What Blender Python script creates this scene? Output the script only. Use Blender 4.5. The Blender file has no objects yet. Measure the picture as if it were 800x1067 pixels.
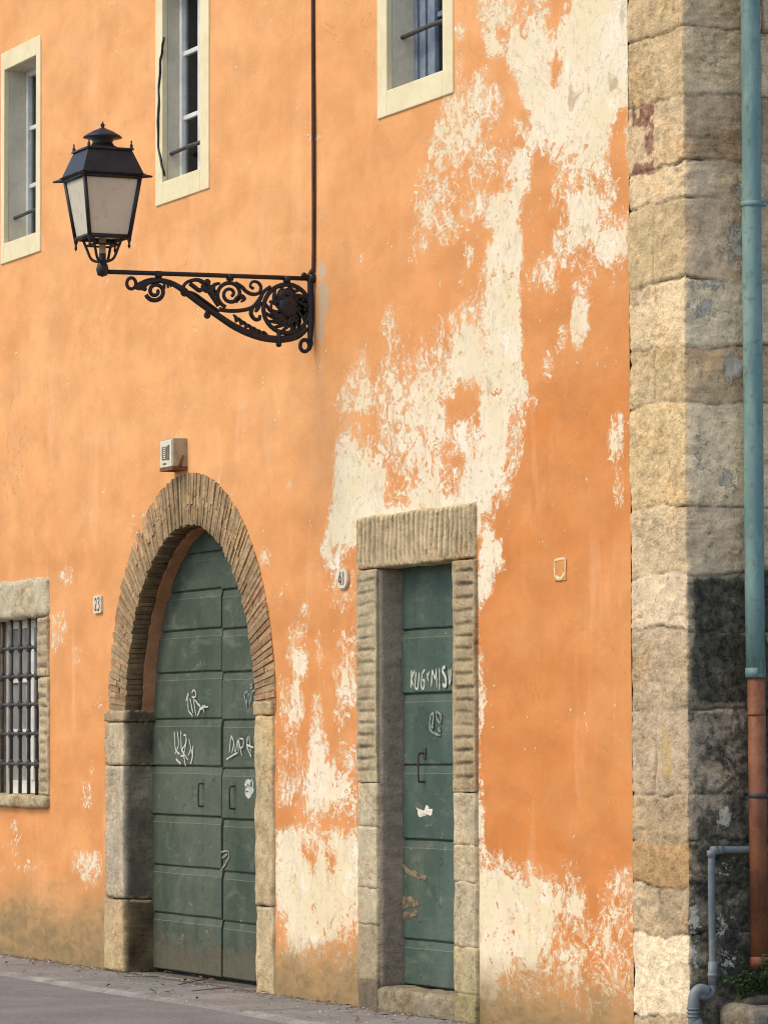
import bpy, bmesh, math, random
import numpy as np
from mathutils import Vector, noise, Matrix
random.seed(7)
C0 = bpy.context.scene.collection
scn = bpy.context.scene

# ------------------------------------------------------------------ camera
FPX, PW, PH, HZ, EYE = 4200.0, 800.0, 1067.0, 775.0, 1.6
_n = math.hypot(1850, FPX)
fh = Vector((-FPX/_n, 1850/_n, 0))
pit = math.atan((HZ-PH/2)/FPX); rol = math.radians(.16)
FW = fh*math.cos(pit)+Vector((0, 0, math.sin(pit)))
R0 = fh.cross(Vector((0, 0, 1))); U0 = R0.cross(FW)
RT = R0*math.cos(rol)-U0*math.sin(rol); UP = U0*math.cos(rol)+R0*math.sin(rol)
def ray(x, y): return FW*FPX+RT*(x-PW/2)+UP*(PH/2-y)
_d = ray(288, 1037)
CAM = Vector((-1.5, 0, 0))-_d*(-EYE/_d.z); CAM.z = EYE
# measured points of the photograph turned into points of the wall (metres)
def at(x, y, Y=0.0):
    d = ray(x, y); return CAM+d*((Y-CAM.y)/d.y)
def atX(x, y, X):
    d = ray(x, y); return CAM+d*((X-CAM.x)/d.x)
def atZ(x, y, Z):
    d = ray(x, y); return CAM+d*((Z-CAM.z)/d.z)
def proj(v):
    v = v-CAM; w = v.dot(FW)
    return PW/2+FPX*v.dot(RT)/w, PH/2-FPX*v.dot(UP)/w
cd = bpy.data.cameras.new('camera'); cam = bpy.data.objects.new('camera', cd); C0.objects.link(cam)
cd.sensor_fit = 'VERTICAL'; cd.sensor_height = 24; cd.lens = FPX/PH*24
cd.clip_start = .1; cd.clip_end = 2000
cam.matrix_world = Matrix(((RT.x, UP.x, -FW.x, CAM.x), (RT.y, UP.y, -FW.y, CAM.y), (RT.z, UP.z, -FW.z, CAM.z), (0, 0, 0, 1)))
scn.camera = cam
try: scn.cycles.filter_width = 1.1
except Exception: pass

# ------------------------------------------------------------------ mesh helpers
class MB:
    """collects shapes into one mesh"""
    def __init__(s): s.v = []; s.f = []; s.t = []; s.sm = []
    def add(s, vs, fs, tint=(1, 1, 1), smooth=False):
        o = len(s.v); s.v += [tuple(v) for v in vs]; s.f += [tuple(o+i for i in f) for f in fs]
        s.sm += [smooth]*len(fs)
        if callable(tint): s.t += [tint(v) for v in vs]
        else: s.t += [tint]*len(vs)
    def box(s, x0, x1, y0, y1, z0, z1, tint=(1, 1, 1), jit=0):
        vs = [Vector((x, y, z)) for x in (x0, x1) for y in (y0, y1) for z in (z0, z1)]
        if jit: vs = [v+Vector((random.uniform(-jit, jit) for _ in range(3))) for v in vs]
        s.add(vs, [(0, 1, 3, 2), (4, 6, 7, 5), (0, 4, 5, 1), (2, 3, 7, 6), (0, 2, 6, 4), (1, 5, 7, 3)], tint)
    def hexa(s, vs, tint=(1, 1, 1)):
        s.add(vs, [(0, 1, 3, 2), (4, 6, 7, 5), (0, 4, 5, 1), (2, 3, 7, 6), (0, 2, 6, 4), (1, 5, 7, 3)], tint)
    def tube(s, pts, rad, seg=12, cap=True, tint=(1, 1, 1)):
        pts = [Vector(p) for p in pts]; n = len(pts)
        rads = rad if isinstance(rad, (list, tuple)) else [rad]*n
        vs = []; ref = None
        for i, p in enumerate(pts):
            t = (pts[min(i+1, n-1)]-pts[max(i-1, 0)]).normalized()
            if ref is None:
                a = Vector((0, 0, 1)) if abs(t.z) < .9 else Vector((1, 0, 0))
                u = t.cross(a).normalized()
            else: u = (ref-t*ref.dot(t)).normalized()
            ref = u; w = t.cross(u)
            vs += [p+(u*math.cos(2*math.pi*k/seg)+w*math.sin(2*math.pi*k/seg))*rads[i] for k in range(seg)]
        fs = [(i*seg+k, i*seg+(k+1) % seg, (i+1)*seg+(k+1) % seg, (i+1)*seg+k) for i in range(n-1) for k in range(seg)]
        if cap: fs += [tuple(range(seg-1, -1, -1)), tuple((n-1)*seg+k for k in range(seg))]
        s.add(vs, fs, tint, True)
    def band(s, pts, wid, N, th, seg=10, tint=(1, 1, 1)):
        """wrought-iron strip: sweeps an oval section along pts lying in a plane with normal N"""
        pts = [Vector(p) for p in pts]; n = len(pts); vs = []
        for i, p in enumerate(pts):
            t = (pts[min(i+1, n-1)]-pts[max(i-1, 0)]).normalized(); u = t.cross(N).normalized()
            w = wid[i] if isinstance(wid, (list, tuple)) else wid
            for k in range(seg):
                a = 2*math.pi*k/seg
                vs.append(p+u*math.cos(a)*w+N*math.sin(a)*th)
        fs = [(i*seg+k, i*seg+(k+1) % seg, (i+1)*seg+(k+1) % seg, (i+1)*seg+k) for i in range(n-1) for k in range(seg)]
        fs += [tuple(range(seg-1, -1, -1)), tuple((n-1)*seg+k for k in range(seg))]
        s.add(vs, fs, tint, True)
    def lathe(s, prof, c, seg=24, tint=(1, 1, 1), zk=1.0):
        vs = [Vector((c[0]+r*math.cos(2*math.pi*k/seg), c[1]+r*math.sin(2*math.pi*k/seg), c[2]+z*zk)) for r, z in prof for k in range(seg)]
        n = len(prof)
        fs = [(i*seg+k, i*seg+(k+1) % seg, (i+1)*seg+(k+1) % seg, (i+1)*seg+k) for i in range(n-1) for k in range(seg)]
        s.add(vs, fs, tint, True)
    def frustum(s, c, z0, h0, z1, h1, tint=(1, 1, 1)):
        vs = [(c[0]+sx*h, c[1]+sy*h, z) for z, h in ((z0, h0), (z1, h1)) for sx, sy in ((-1, -1), (1, -1), (1, 1), (-1, 1))]
        s.add(vs, [(3, 2, 1, 0), (4, 5, 6, 7)]+[(k, (k+1) % 4, 4+(k+1) % 4, 4+k) for k in range(4)], tint)
    def stone(s, x0, x1, y0, y1, z0, z1, res=.025, amp=.008, rnd=.02, tint=(1, 1, 1), chisel=None, seed=0, side_dark=0):
        """rough dressed block: rounded box, noise-worn, with optional chisel furrows on the front"""
        lo = Vector((x0, y0, z0)); hi = Vector((x1, y1, z1)); r = min(rnd, (x1-x0)/2.1, (y1-y0)/2.1, (z1-z0)/2.1)
        off = Vector((seed*3.1, seed*1.7, seed*2.3))
        def g(axis, val, a, b):
            gro = {}
            na = max(2, int((hi[a]-lo[a])/res)+1); nb = max(2, int((hi[b]-lo[b])/res)+1)
            vs = []
            for i in range(na+1):
                for j in range(nb+1):
                    p = Vector((0, 0, 0)); p[axis] = val
                    p[a] = lo[a]+(hi[a]-lo[a])*i/na; p[b] = lo[b]+(hi[b]-lo[b])*j/nb
                    q = Vector((min(max(p[k], lo[k]+r), hi[k]-r) for k in range(3))); d = p-q
                    if d.length > 1e-6: p2 = q+d.normalized()*r
                    else: p2 = p
                    nv = noise.noise_vector(p*6+off)*amp+noise.noise_vector(p*17+off)*amp*.6
                    p2 = p2+nv
                    if chisel and p.y < y0+.03:
                        k, per, dep = chisel
                        c = p.x if k == 'v' else p.z
                        e = noise.noise(Vector((p.x*3, 0, p.z*3))+off)*(.8 if k == 'v' else .30)
                        o2 = p.z if k == 'v' else p.x
                        ph = c/per+e*.7+noise.noise(Vector((math.floor(c/per), o2*2, seed)))*(.35 if k == 'v' else .18)
                        st = 1-abs(math.cos(math.pi*ph))**(5 if k == 'v' else 10)
                        edge = min(1, (p.x-x0)/.05, (x1-p.x)/.05, (p.z-z0)/.04, (z1-p.z)/.04)
                        gk = (1-st)*max(0, edge)*(.75+.7*noise.noise(p*5+off)); p2.y += dep*gk; gro[len(vs)] = gk
                    vs.append(p2)
            fs = [(i*(nb+1)+j, (i+1)*(nb+1)+j, (i+1)*(nb+1)+j+1, i*(nb+1)+j+1) for i in range(na) for j in range(nb)]
            return vs, fs, gro
        for ax, val, a, b, flip in ((1, y0, 0, 2, 0), (0, x1, 1, 2, 0), (0, x0, 1, 2, 1), (2, z1, 0, 1, 0), (2, z0, 0, 1, 1)):
            vs, fs, gro = g(ax, val, a, b)
            if flip: fs = [f[::-1] for f in fs]
            s.add(vs, fs, tint, True)
            for q, gk in gro.items():                          # tint darker down in the furrows
                k = 1-.6*min(1, max(0, gk)); i_ = len(s.t)-len(vs)+q; s.t[i_] = tuple(c*k for c in tint)
            if side_dark and ax == 0 and not flip:  # right-hand face gets darker going in from the front edge
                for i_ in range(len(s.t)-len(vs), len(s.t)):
                    v = s.v[i_]; k = 1-side_dark*min(1, max(0, (v[1]-y0-.02)/.03))*(.75+.5*noise.noise(Vector(v)*4)); s.t[i_] = tuple(c*k for c in tint)
    def build(s, name, mat, parent=None, bevel=0, merge=False, shade=None):
        me = bpy.data.meshes.new(name); me.from_pydata(s.v, [], s.f)
        at_ = me.attributes.new('tint', 'FLOAT_COLOR', 'POINT')
        at_.data.foreach_set('color', np.array([(*t, 1.0) for t in s.t], dtype=np.float32).ravel())
        me.polygons.foreach_set('use_smooth', s.sm)
        if merge:
            bm = bmesh.new(); bm.from_mesh(me); bmesh.ops.remove_doubles(bm, verts=bm.verts, dist=1e-4)
            bmesh.ops.recalc_face_normals(bm, faces=bm.faces); bm.to_mesh(me); bm.free()
        me.update()
        o = bpy.data.objects.new(name, me); C0.objects.link(o)
        if mat: me.materials.append(mat)
        if parent: o.parent = parent
        if bevel:
            m = o.modifiers.new('bevel', 'BEVEL'); m.width = bevel; m.segments = 2; m.limit_method = 'ANGLE'
        return o
def empty(name, loc=(0, 0, 0)):
    o = bpy.data.objects.new(name, None); C0.objects.link(o); o.location = loc; o.empty_display_size = .2
    return o
def under(o, root):                        # meshes are modelled in world metres: keep them there under a moved root
    o.parent = root; o.matrix_parent_inverse = Matrix.Translation(root.location).inverted(); return o
def tag(o, label=None, cat=None, group=None, kind=None):
    if label: o['label'] = label
    if cat: o['category'] = cat
    if group: o['group'] = group
    if kind: o['kind'] = kind
    return o
def spline(pts, n=6):
    pts = [Vector(p) for p in pts]; out = []
    for i in range(len(pts)-1):
        p0, p1, p2, p3 = pts[max(i-1, 0)], pts[i], pts[i+1], pts[min(i+2, len(pts)-1)]
        for k in range(n):
            t = k/n
            out.append(.5*((2*p1)+(p2-p0)*t+(2*p0-5*p1+4*p2-p3)*t*t+(3*p1-p0-3*p2+p3)*t**3))
    out.append(pts[-1]); return out
def lerpw(ws, n):
    return list(np.interp(np.linspace(0, 1, n), np.linspace(0, 1, len(ws)), ws))

# ------------------------------------------------------------------ material helpers
class NT:
    def __init__(s, name, rough=.85, spec=.25):
        s.m = bpy.data.materials.new(name); s.m.use_nodes = True; s.t = s.m.node_tree
        s.b = s.t.nodes['Principled BSDF']; s.set('Roughness', rough); s.set('Specular IOR Level', spec)
        s.co = s.t.nodes.new('ShaderNodeTexCoord').outputs['Object']
    def set(s, k, v):
        if hasattr(v, 'is_linked'): s.t.links.new(v, s.b.inputs[k])
        else: s.b.inputs[k].default_value = v
    def put(s, sock, v):
        if hasattr(v, 'is_linked'): s.t.links.new(v, sock)
        elif isinstance(v, tuple) and len(v) == 3 and sock.type == 'RGBA': sock.default_value = (*v, 1)
        else: sock.default_value = v
    def map(s, sc=(1, 1, 1), loc=(0, 0, 0), rot=(0, 0, 0)):
        n = s.t.nodes.new('ShaderNodeMapping'); s.t.links.new(s.co, n.inputs[0])
        n.inputs['Scale'].default_value = sc; n.inputs['Location'].default_value = loc; n.inputs['Rotation'].default_value = rot; return n.outputs[0]
    def noise(s, scale, detail=4, rough=.55, dist=0, vec=None):
        n = s.t.nodes.new('ShaderNodeTexNoise'); s.t.links.new(vec or s.co, n.inputs['Vector'])
        n.inputs['Scale'].default_value = scale; n.inputs['Detail'].default_value = detail
        n.inputs['Roughness'].default_value = rough; n.inputs['Distortion'].default_value = dist
        return n.outputs['Fac']
    def math(s, op, a, b=0.0, c=None, clamp=False):
        n = s.t.nodes.new('ShaderNodeMath'); n.operation = op; n.use_clamp = clamp
        s.put(n.inputs[0], a); s.put(n.inputs[1], b)
        if c is not None: s.put(n.inputs[2], c)
        return n.outputs[0]
    def ramp(s, v, a, b, lo=0.0, hi=1.0, smooth=True):
        n = s.t.nodes.new('ShaderNodeMapRange'); n.interpolation_type = 'SMOOTHSTEP' if smooth else 'LINEAR'
        s.put(n.inputs[0], v); s.put(n.inputs[1], a); s.put(n.inputs[2], b); s.put(n.inputs[3], lo); s.put(n.inputs[4], hi)
        return n.outputs[0]
    def mix(s, f, a, b, mode='MIX'):
        n = s.t.nodes.new('ShaderNodeMix'); n.data_type = 'RGBA'; n.blend_type = mode; n.clamp_factor = True
        s.put(n.inputs[0], f); s.put(n.inputs[6], a); s.put(n.inputs[7], b); return n.outputs[2]
    def attr(s, name, col=False):
        n = s.t.nodes.new('ShaderNodeAttribute'); n.attribute_name = name
        return n.outputs['Color' if col else 'Fac']
    def sep(s):
        n = s.t.nodes.new('ShaderNodeSeparateXYZ'); s.t.links.new(s.co, n.inputs[0]); return n.outputs
    def bump(s, h, strength=.5, dist=.01):
        n = s.t.nodes.new('ShaderNodeBump'); s.put(n.inputs['Height'], h)
        n.inputs['Strength'].default_value = strength; n.inputs['Distance'].default_value = dist
        s.t.links.new(n.outputs[0], s.b.inputs['Normal'])
    def color(s, c): s.set('Base Color', c if hasattr(c, 'is_linked') else (*c, 1)); return s.m

def worn(name, c1, c2, scale=6, rough=.8, bump=.3, spec=.25, bd=.01, metal=0):
    """two-tone weathered surface"""
    n = NT(name, rough, spec); a = n.noise(scale, 6, .65); b = n.noise(scale*7, 3, .6)
    f = n.ramp(n.math('ADD', n.math('MULTIPLY', a, .75), n.math('MULTIPLY', b, .25)), .36, .64)
    n.bump(n.math('ADD', a, n.math('MULTIPLY', b, .5)), bump, bd); n.set('Metallic', metal)
    return n.color(n.mix(f, c1, c2))

# ---- painted plaster: orange coat with the pale render showing where it has come off
def plaster_mat():
    n = NT('orange_plaster', .92, .12)
    peel, tone, damp = n.attr('peel'), n.attr('tone'), n.attr('damp')
    v = n.map((.72, 1, .8))
    n1 = n.noise(3.2, 8, .62, .6, v)
    n2 = n.noise(8, 8, .66, 2.6, n.map((.72, 1, .80), (4, 0, 2)))
    n3 = n.noise(27, 5, .62, .9, n.map((.65, 1, 1.0), (1, 0, 6)))
    def veins(scale, w, loc):
        q = n.math('ABSOLUTE', n.math('SUBTRACT', n.noise(scale, 4, .5, 1.8, n.map((.70, 1, .85), loc)), .5))
        return n.ramp(q, .0, w, 1.0, 0.0)
    fil = n.math('MAXIMUM', veins(4.0, .022, (9, 0, 1)), n.math('MULTIPLY', veins(8.5, .032, (2, 0, 4)), .9))
    mid = n.math('MULTIPLY', n.ramp(peel, .10, .35), n.ramp(peel, .72, .93, 1.0, 0.0))
    thr = n.math('ADD', n.math('MULTIPLY', n.math('SUBTRACT', n1, .5), 1.2), n.math('MULTIPLY', n.math('SUBTRACT', n2, .5), 2.5))
    thr = n.math('ADD', thr, n.math('MULTIPLY', n.math('SUBTRACT', n3, .5), .9))
    m0 = n.math('SUBTRACT', n.math('SUBTRACT', peel, .5), thr)
    m0 = n.math('SUBTRACT', m0, n.math('MULTIPLY', mid, .16))
    m0 = n.math('ADD', m0, n.math('MULTIPLY', n.math('MULTIPLY', fil, mid), .50))
    mask = n.ramp(m0, -.03, .035)
    fade = n.ramp(m0, -.42, -.0)                                      # thin worn paint next to the bare patches
    rim = n.math('MULTIPLY', n.ramp(m0, -.03, .04), n.ramp(m0, .06, .20, 1.0, 0.0))
    # orange coat
    big = n.noise(.8, 4, .55, .3, n.map((.5, 1, 1))); streak = n.noise(2.2, 5, .6, .2, n.map((1.4, 1, .35)))
    cloud = n.noise(2.6, 6, .6, .4, n.map((.42, 1, 1))); grain = n.noise(60, 3, .6)
    t = n.math('ADD', tone, n.math('MULTIPLY', n.math('SUBTRACT', big, .5), .9))
    t = n.math('ADD', t, n.math('MULTIPLY', n.math('SUBTRACT', streak, .5), .16))
    t = n.math('ADD', t, n.math('MULTIPLY', n.math('SUBTRACT', cloud, .5), .9), clamp=True)
    org = n.mix(t, ORANGE_PALE, ORANGE_DEEP)
    br = n.ramp(n.noise(4, 6, .62, .3, n.map((.5, 1, .8), (3, 0, 7))), .3, .7, .90, 1.08)
    gb = n.ramp(grain, .25, .75, .95, 1.04)
    cmb = n.t.nodes.new('ShaderNodeCombineColor')
    k = n.math('MULTIPLY', br, gb)
    for i in range(3): n.put(cmb.inputs[i], k)
    org = n.mix(1.0, org, cmb.outputs[0], 'MULTIPLY')
    org = n.mix(n.math('MULTIPLY', fade, n.math('MULTIPLY', mid, .55)), org, (.82, .52, .30))
    hc = n.ramp(n.math('ABSOLUTE', n.math('SUBTRACT', n.noise(1.1, 7, .62, 1.2, n.map((.8, 1, .8), (11, 0, 3))), .5)), 0.0, .0035, 1.0, 0.0)
    hc = n.math('MULTIPLY', hc, n.ramp(n.noise(.7, 3, .5, 0, n.map((.6, 1, 1), (2, 0, 2))), .48, .62, 0.0, .55))
    org = n.mix(hc, org, (.34, .15, .06))                              # hairline cracks
    sc = n.ramp(n.noise(7, 6, .7, 2.2, n.map((.5, 1, .9), (8, 0, 8))), .66, .74, 0.0, .35)
    pst = n.ramp(n.noise(3.0, 6, .62, .3, n.map((1.1, 1, .22), (4, 0, 5))), .54, .72, 0.0, .30)
    org = n.mix(pst, org, (.86, .50, .27))                            # faded vertical streaks
    org = n.mix(sc, org, (.80, .50, .28))                              # scuffs
    # bare render
    c1 = n.noise(1.6, 6, .6, .5, n.map((.6, 1, .7), (2, 0, 5))); c2 = n.noise(9, 6, .7, .8, n.map((.75, 1, .7)))
    crm = n.mix(n.ramp(c1, .38, .62), CREAM, CREAM_Y)
    c3 = n.noise(5, 7, .7, .6, n.map((.7, 1, .65), (7, 0, 3)))
    crm = n.mix(n.ramp(c3, .52, .72, 0.0, .5), crm, (.58, .48, .33))
    crm = n.mix(n.ramp(c3, .46, .34, 0.0, .7), crm, (.87, .80, .66))
    crm = n.mix(n.ramp(c2, .57, .69, 0.0, .8), crm, (.46, .34, .20))
    crm = n.mix(n.ramp(n3, .60, .70, 0.0, .7), crm, (.52, .30, .14))
    crm = n.mix(n.ramp(grain, .6, .8, 0.0, .2), crm, (.45, .36, .24))
    crm = n.mix(n.math('MULTIPLY', n.ramp(n.math('ABSOLUTE', n.math('SUBTRACT', n.noise(6, 6, .6, .8, n.map((.9, 1, .6), (5, 0, 9))), .5)), 0.0, .012, 1.0, 0.0), .5), crm, (.36, .27, .16))
    crm = n.mix(n.math('MULTIPLY', rim, .75), crm, (.88, .79, .60))
    wash = n.math('MULTIPLY', n.ramp(m0, .10, .45, 1.0, 0.0), n.ramp(n.noise(4, 7, .7, 1.0, n.map((1.0, 1, .5), (6, 0, 6))), .42, .62, 0.0, .8))
    crm = n.mix(n.math('MULTIPLY', wash, .7), crm, (.80, .52, .29))       # thin orange wash left on the render
    col = n.mix(mask, org, crm)
    # rising damp and algae from the ground
    dn = n.noise(2.6, 8, .68, .6, n.map((.42, 1, 1.1), (1, 0, 8))); dn2 = n.noise(12, 5, .65, .5, n.map((.45, 1, 1.1)))
    dm = n.ramp(n.math('ADD', damp, n.math('ADD', n.math('MULTIPLY', n.math('SUBTRACT', dn, .5), 1.5), n.math('MULTIPLY', n.math('SUBTRACT', dn2, .5), .7))), .12, 1.05)
    dcol = n.mix(n.ramp(dn2, .35, .65), (.28, .205, .105), (.19, .15, .075))
    col = n.mix(n.math('MULTIPLY', n.ramp(n.math('ADD', damp, n.math('MULTIPLY', n.math('SUBTRACT', dn, .5), .9)), -.05, .6), .55), col, (.42, .285, .13))
    col = n.mix(n.math('MULTIPLY', dm, .85), col, dcol)
    # cement dabs
    cem = n.math('MULTIPLY', n.ramp(n.math('ADD', n.attr('cement'), n.math('ADD', n.math('MULTIPLY', n.math('SUBTRACT', n2, .5), 1.4), n.math('MULTIPLY', n.math('SUBTRACT', n3, .5), .8))), .3, .75), .8)
    col = n.mix(cem, col, n.mix(c2, (.40, .34, .24), (.62, .52, .38)))
    h = n.math('ADD', n.math('MULTIPLY', mask, -1.0), n.math('MULTIPLY', cloud, 1.2))
    h = n.math('ADD', h, n.math('ADD', n.math('MULTIPLY', n.math('MULTIPLY', n2, mask), .5), n.math('MULTIPLY', grain, .2)))
    n.bump(h, .7, .007)
    return n.color(col)
ORANGE_PALE = (.790, .400, .165); ORANGE_DEEP = (.590, .215, .058)
CREAM = (.80, .70, .52); CREAM_Y = (.76, .64, .41)

def stone_mat(name, lime=False, contrast=.5, bump=.6, scale=9):
    """sandstone: per-block colour carried on the mesh, mottled, pitted"""
    n = NT(name, .92, .15); c = n.attr('tint', True)
    a = n.noise(scale, 8, .68, .3); b = n.noise(scale*.3, 4, .6); g = n.noise(70, 4, .65); d = n.noise(26, 6, .7, .5)
    k = n.math('ADD', n.ramp(a, .3, .7, 1.12-contrast*.5, 1.12+contrast*.35), n.ramp(g, .3, .7, -.13, .13))
    k = n.math('ADD', k, n.ramp(d, .33, .45, -.38, 0.0)); k = n.math('ADD', k, n.ramp(d, .58, .68, 0.0, .18))
    pt = n.noise(2.2, 5, .6, .4, n.map((1, 1, 1.3), (3, 8, 1))); k = n.math('ADD', k, n.ramp(pt, .35, .65, -.10, .10))
    tm = n.noise(1, 3, .55, .3, n.map((16, 5, 42), (0, 0, 0), (.75, 0, 0))); k = n.math('ADD', k, n.math('MULTIPLY', n.ramp(tm, .38, .62, -.14, .14), n.ramp(b, .42, .55)))
    ck = n.ramp(n.math('ABSOLUTE', n.math('SUBTRACT', n.noise(3.5, 7, .62, .9, n.map((1, 1, 1.2), (5, 2, 1))), .5)), 0.0, .010, -.35, 0.0)
    k = n.math('ADD', k, n.math('MULTIPLY', ck, n.ramp(b, .45, .6)))
    cmb = n.t.nodes.new('ShaderNodeCombineColor')
    for i in range(3): n.put(cmb.inputs[i], k)
    col = n.mix(1.0, c, cmb.outputs[0], 'MULTIPLY')
    col = n.mix(n.ramp(b, .50, .68, 0.0, .45), col, n.mix(1.0, col, (1.04, .84, .60), 'MULTIPLY'))
    if lime:
        w1 = n.noise(7, 8, .72, .25, n.map((1, 1, 1), (6, 1, 2)))
        sm = n.ramp(n.math('ADD', n.attr('soot_shade'), n.math('MULTIPLY', n.math('SUBTRACT', w1, .5), 1.7)), .42, .78)
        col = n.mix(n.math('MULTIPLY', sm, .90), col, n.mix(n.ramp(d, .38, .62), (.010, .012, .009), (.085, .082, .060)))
        oc = n.ramp(n.math('ADD', n.attr('ochre'), n.math('MULTIPLY', n.math('SUBTRACT', w1, .5), 1.6)), .45, .7)
        col = n.mix(n.math('MULTIPLY', oc, .75), col, n.mix(g, (.50, .34, .11), (.60, .45, .20)))
        l = n.math('ADD', n.attr('lime'), n.math('ADD', n.math('MULTIPLY', n.math('SUBTRACT', n.noise(9, 8, .72, 1.6), .5), 2.2), n.math('MULTIPLY', n.math('SUBTRACT', d, .5), 1.6)))
        lm = n.ramp(l, .47, .60); col = n.mix(n.math('MULTIPLY', lm, .9), col, n.mix(g, (.50, .44, .33), (.76, .67, .52)))
        a = n.math('ADD', a, n.math('MULTIPLY', lm, .4))
    n.bump(n.math('ADD', n.math('ADD', a, n.math('MULTIPLY', d, .6)), n.math('MULTIPLY', g, .5)), bump, .020)
    return n.color(col)

M = {}
M['plaster'] = plaster_mat()
M['stone'] = stone_mat('sandstone')
M['rubble'] = stone_mat('weathered_sandstone', lime=True, contrast=.5, bump=.9)
M['brick'] = stone_mat('old_brick', contrast=.5, bump=.5, scale=14)
M['band'] = worn('cream_window_band', (.78, .69, .44), (.70, .60, .36), 3, .9, .25)
M['reveal'] = worn('grey_plaster_reveal', (.66, .60, .46), (.52, .47, .36), 4, .9, .3)
M['sleeve'] = worn('terracotta_plaster', (.50, .24, .115), (.36, .16, .075), 5, .9, .4)
M['sleeve_light'] = worn('overpainted_plate', (.66, .30, .10), (.60, .25, .075), 8, .9, .3)
M['pale_render'] = worn('pale_render', (.78, .66, .46), (.70, .42, .19), 26, .9, .3)
M['white_wood'] = worn('white_window_paint', (.72, .72, .68), (.58, .58, .54), 9, .55, .2)
M['bright_wood'] = worn('bright_white_paint', (.86, .84, .76), (.70, .68, .60), 9, .6, .2)
M['blue_wood'] = worn('blue_window_paint', (.22, .26, .31), (.12, .16, .21), 7, .6, .25)
M['black_iron'] = worn('black_lamp_paint', (.010, .011, .014), (.022, .020, .020), 12, .48, .25, .35)
M['iron'] = worn('dark_wrought_iron', (.035, .032, .030), (.075, .062, .052), 16, .6, .4, .4)
M['cable'] = worn('brown_cable_sheath', (.06, .028, .018), (.10, .045, .025), 9, .6, .2)
M['copper'] = None
M['dark_room'] = worn('dark_room', (.03, .03, .035), (.02, .02, .024), 2, .9, 0)
M['curtain'] = worn('net_curtain', (.34, .34, .33), (.22, .22, .22), 5, .9, .2)
M['grey_pane'] = worn('dusty_pane', (.36, .36, .33), (.26, .27, .26), 3, .25, .05, .5)
M['paper'] = worn('torn_paper', (.74, .69, .55), (.60, .55, .42), 20, .9, .3)
def marker(name, c1, c2, k0, k1):
    n = NT(name, .85, .05); f = n.ramp(n.noise(38, 5, .7, .5), k0, k1); h = n.noise(7, 4, .6)
    return n.color(n.mix(f, n.mix(h, c1, c2), (.16, .185, .145)))
M['chalk'] = marker('white_marker_paint', (.66, .66, .57), (.44, .46, .39), .50, .72)
M['chalk_faint'] = marker('rubbed_marker_paint', (.36, .39, .34), (.22, .26, .22), .42, .60)
M['wood_bare'] = worn('bare_rotten_wood', (.27, .205, .13), (.10, .075, .048), 18, .9, .6)
M['plate'] = worn('glazed_number_plate', (.74, .65, .48), (.58, .49, .34), 22, .4, .1, .4)
M['ink'] = worn('dark_number_paint', (.09, .08, .065), (.16, .14, .11), 20, .6, 0)
M['box_metal'] = worn('cream_box_metal', (.44, .38, .26), (.30, .25, .16), 10, .6, .2)
M['rust'] = worn('rust', (.12, .05, .02), (.22, .10, .04), 22, .9, .5)
M['pvc'] = worn('grey_plastic', (.12, .14, .145), (.19, .205, .195), 9, .5, .1, .4)
M['soil'] = worn('dark_soil', (.05, .04, .028), (.09, .07, .045), 20, .95, .8)
M['leaf'] = worn('weed_leaf', (.035, .065, .018), (.07, .105, .03), 12, .6, .1)
M['dryleaf'] = worn('dry_leaf', (.20, .11, .05), (.12, .065, .03), 25, .9, .2)
M['twig'] = worn('twig_bark', (.10, .075, .05), (.17, .13, .09), 30, .9, .2)

n = NT('verdigris_copper', .62, .35)
a = n.noise(4, 6, .65, .4, n.map((1, 1, .35))); b = n.noise(22, 5, .65); z = n.sep()[2]
c = n.mix(n.ramp(a, .36, .64), (.13, .225, .205), (.235, .345, .295)); c = n.mix(n.ramp(b, .54, .70, 0.0, .8), c, (.13, .15, .115)); c = n.mix(n.ramp(n.noise(9, 6, .7, .6, n.map((1, 1, .25), (4, 4, 4))), .55, .7, 0.0, .6), c, (.36, .43, .36))
n.bump(n.math('ADD', a, b), .2, .005); M['copper'] = n.color(c)
M['cast'] = worn('red_brown_pipe_paint', (.27, .10, .042), (.14, .052, .026), 7, .6, .3, .3)

n = NT('frosted_lamp_glass', .55, .3)
gl = n.noise(5, 4, .6)
tr = n.t.nodes.new('ShaderNodeBsdfTranslucent'); df = n.t.nodes.new('ShaderNodeMixShader'); out = n.t.nodes['Material Output']
gc = n.mix(gl, (.80, .73, .58), (.97, .93, .82)); gc = n.mix(n.ramp(n.noise(16, 6, .7, .8), .52, .72, 0.0, .55), gc, (.55, .48, .35)); n.set('Base Color', gc); n.t.links.new(gc, tr.inputs[0])
df.inputs[0].default_value = .5; n.t.links.new(n.b.outputs[0], df.inputs[1]); n.t.links.new(tr.outputs[0], df.inputs[2])
n.t.links.new(df.outputs[0], out.inputs[0]); M['frost'] = n.m

n = NT('window_glass', .05, .5)
tp = n.t.nodes.new('ShaderNodeBsdfTransparent'); gs = n.t.nodes.new('ShaderNodeBsdfGlossy'); gs.inputs['Roughness'].default_value = .06
lw = n.t.nodes.new('ShaderNodeFresnel'); lw.inputs[0].default_value = 1.22; mx = n.t.nodes.new('ShaderNodeMixShader')
tp.inputs[0].default_value = (.82, .86, .86, 1)
n.t.links.new(lw.outputs[0], mx.inputs[0]); n.t.links.new(tp.outputs[0], mx.inputs[1]); n.t.links.new(gs.outputs[0], mx.inputs[2])
n.t.links.new(mx.outputs[0], n.t.nodes['Material Output'].inputs[0]); M['glass'] = n.m

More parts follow.
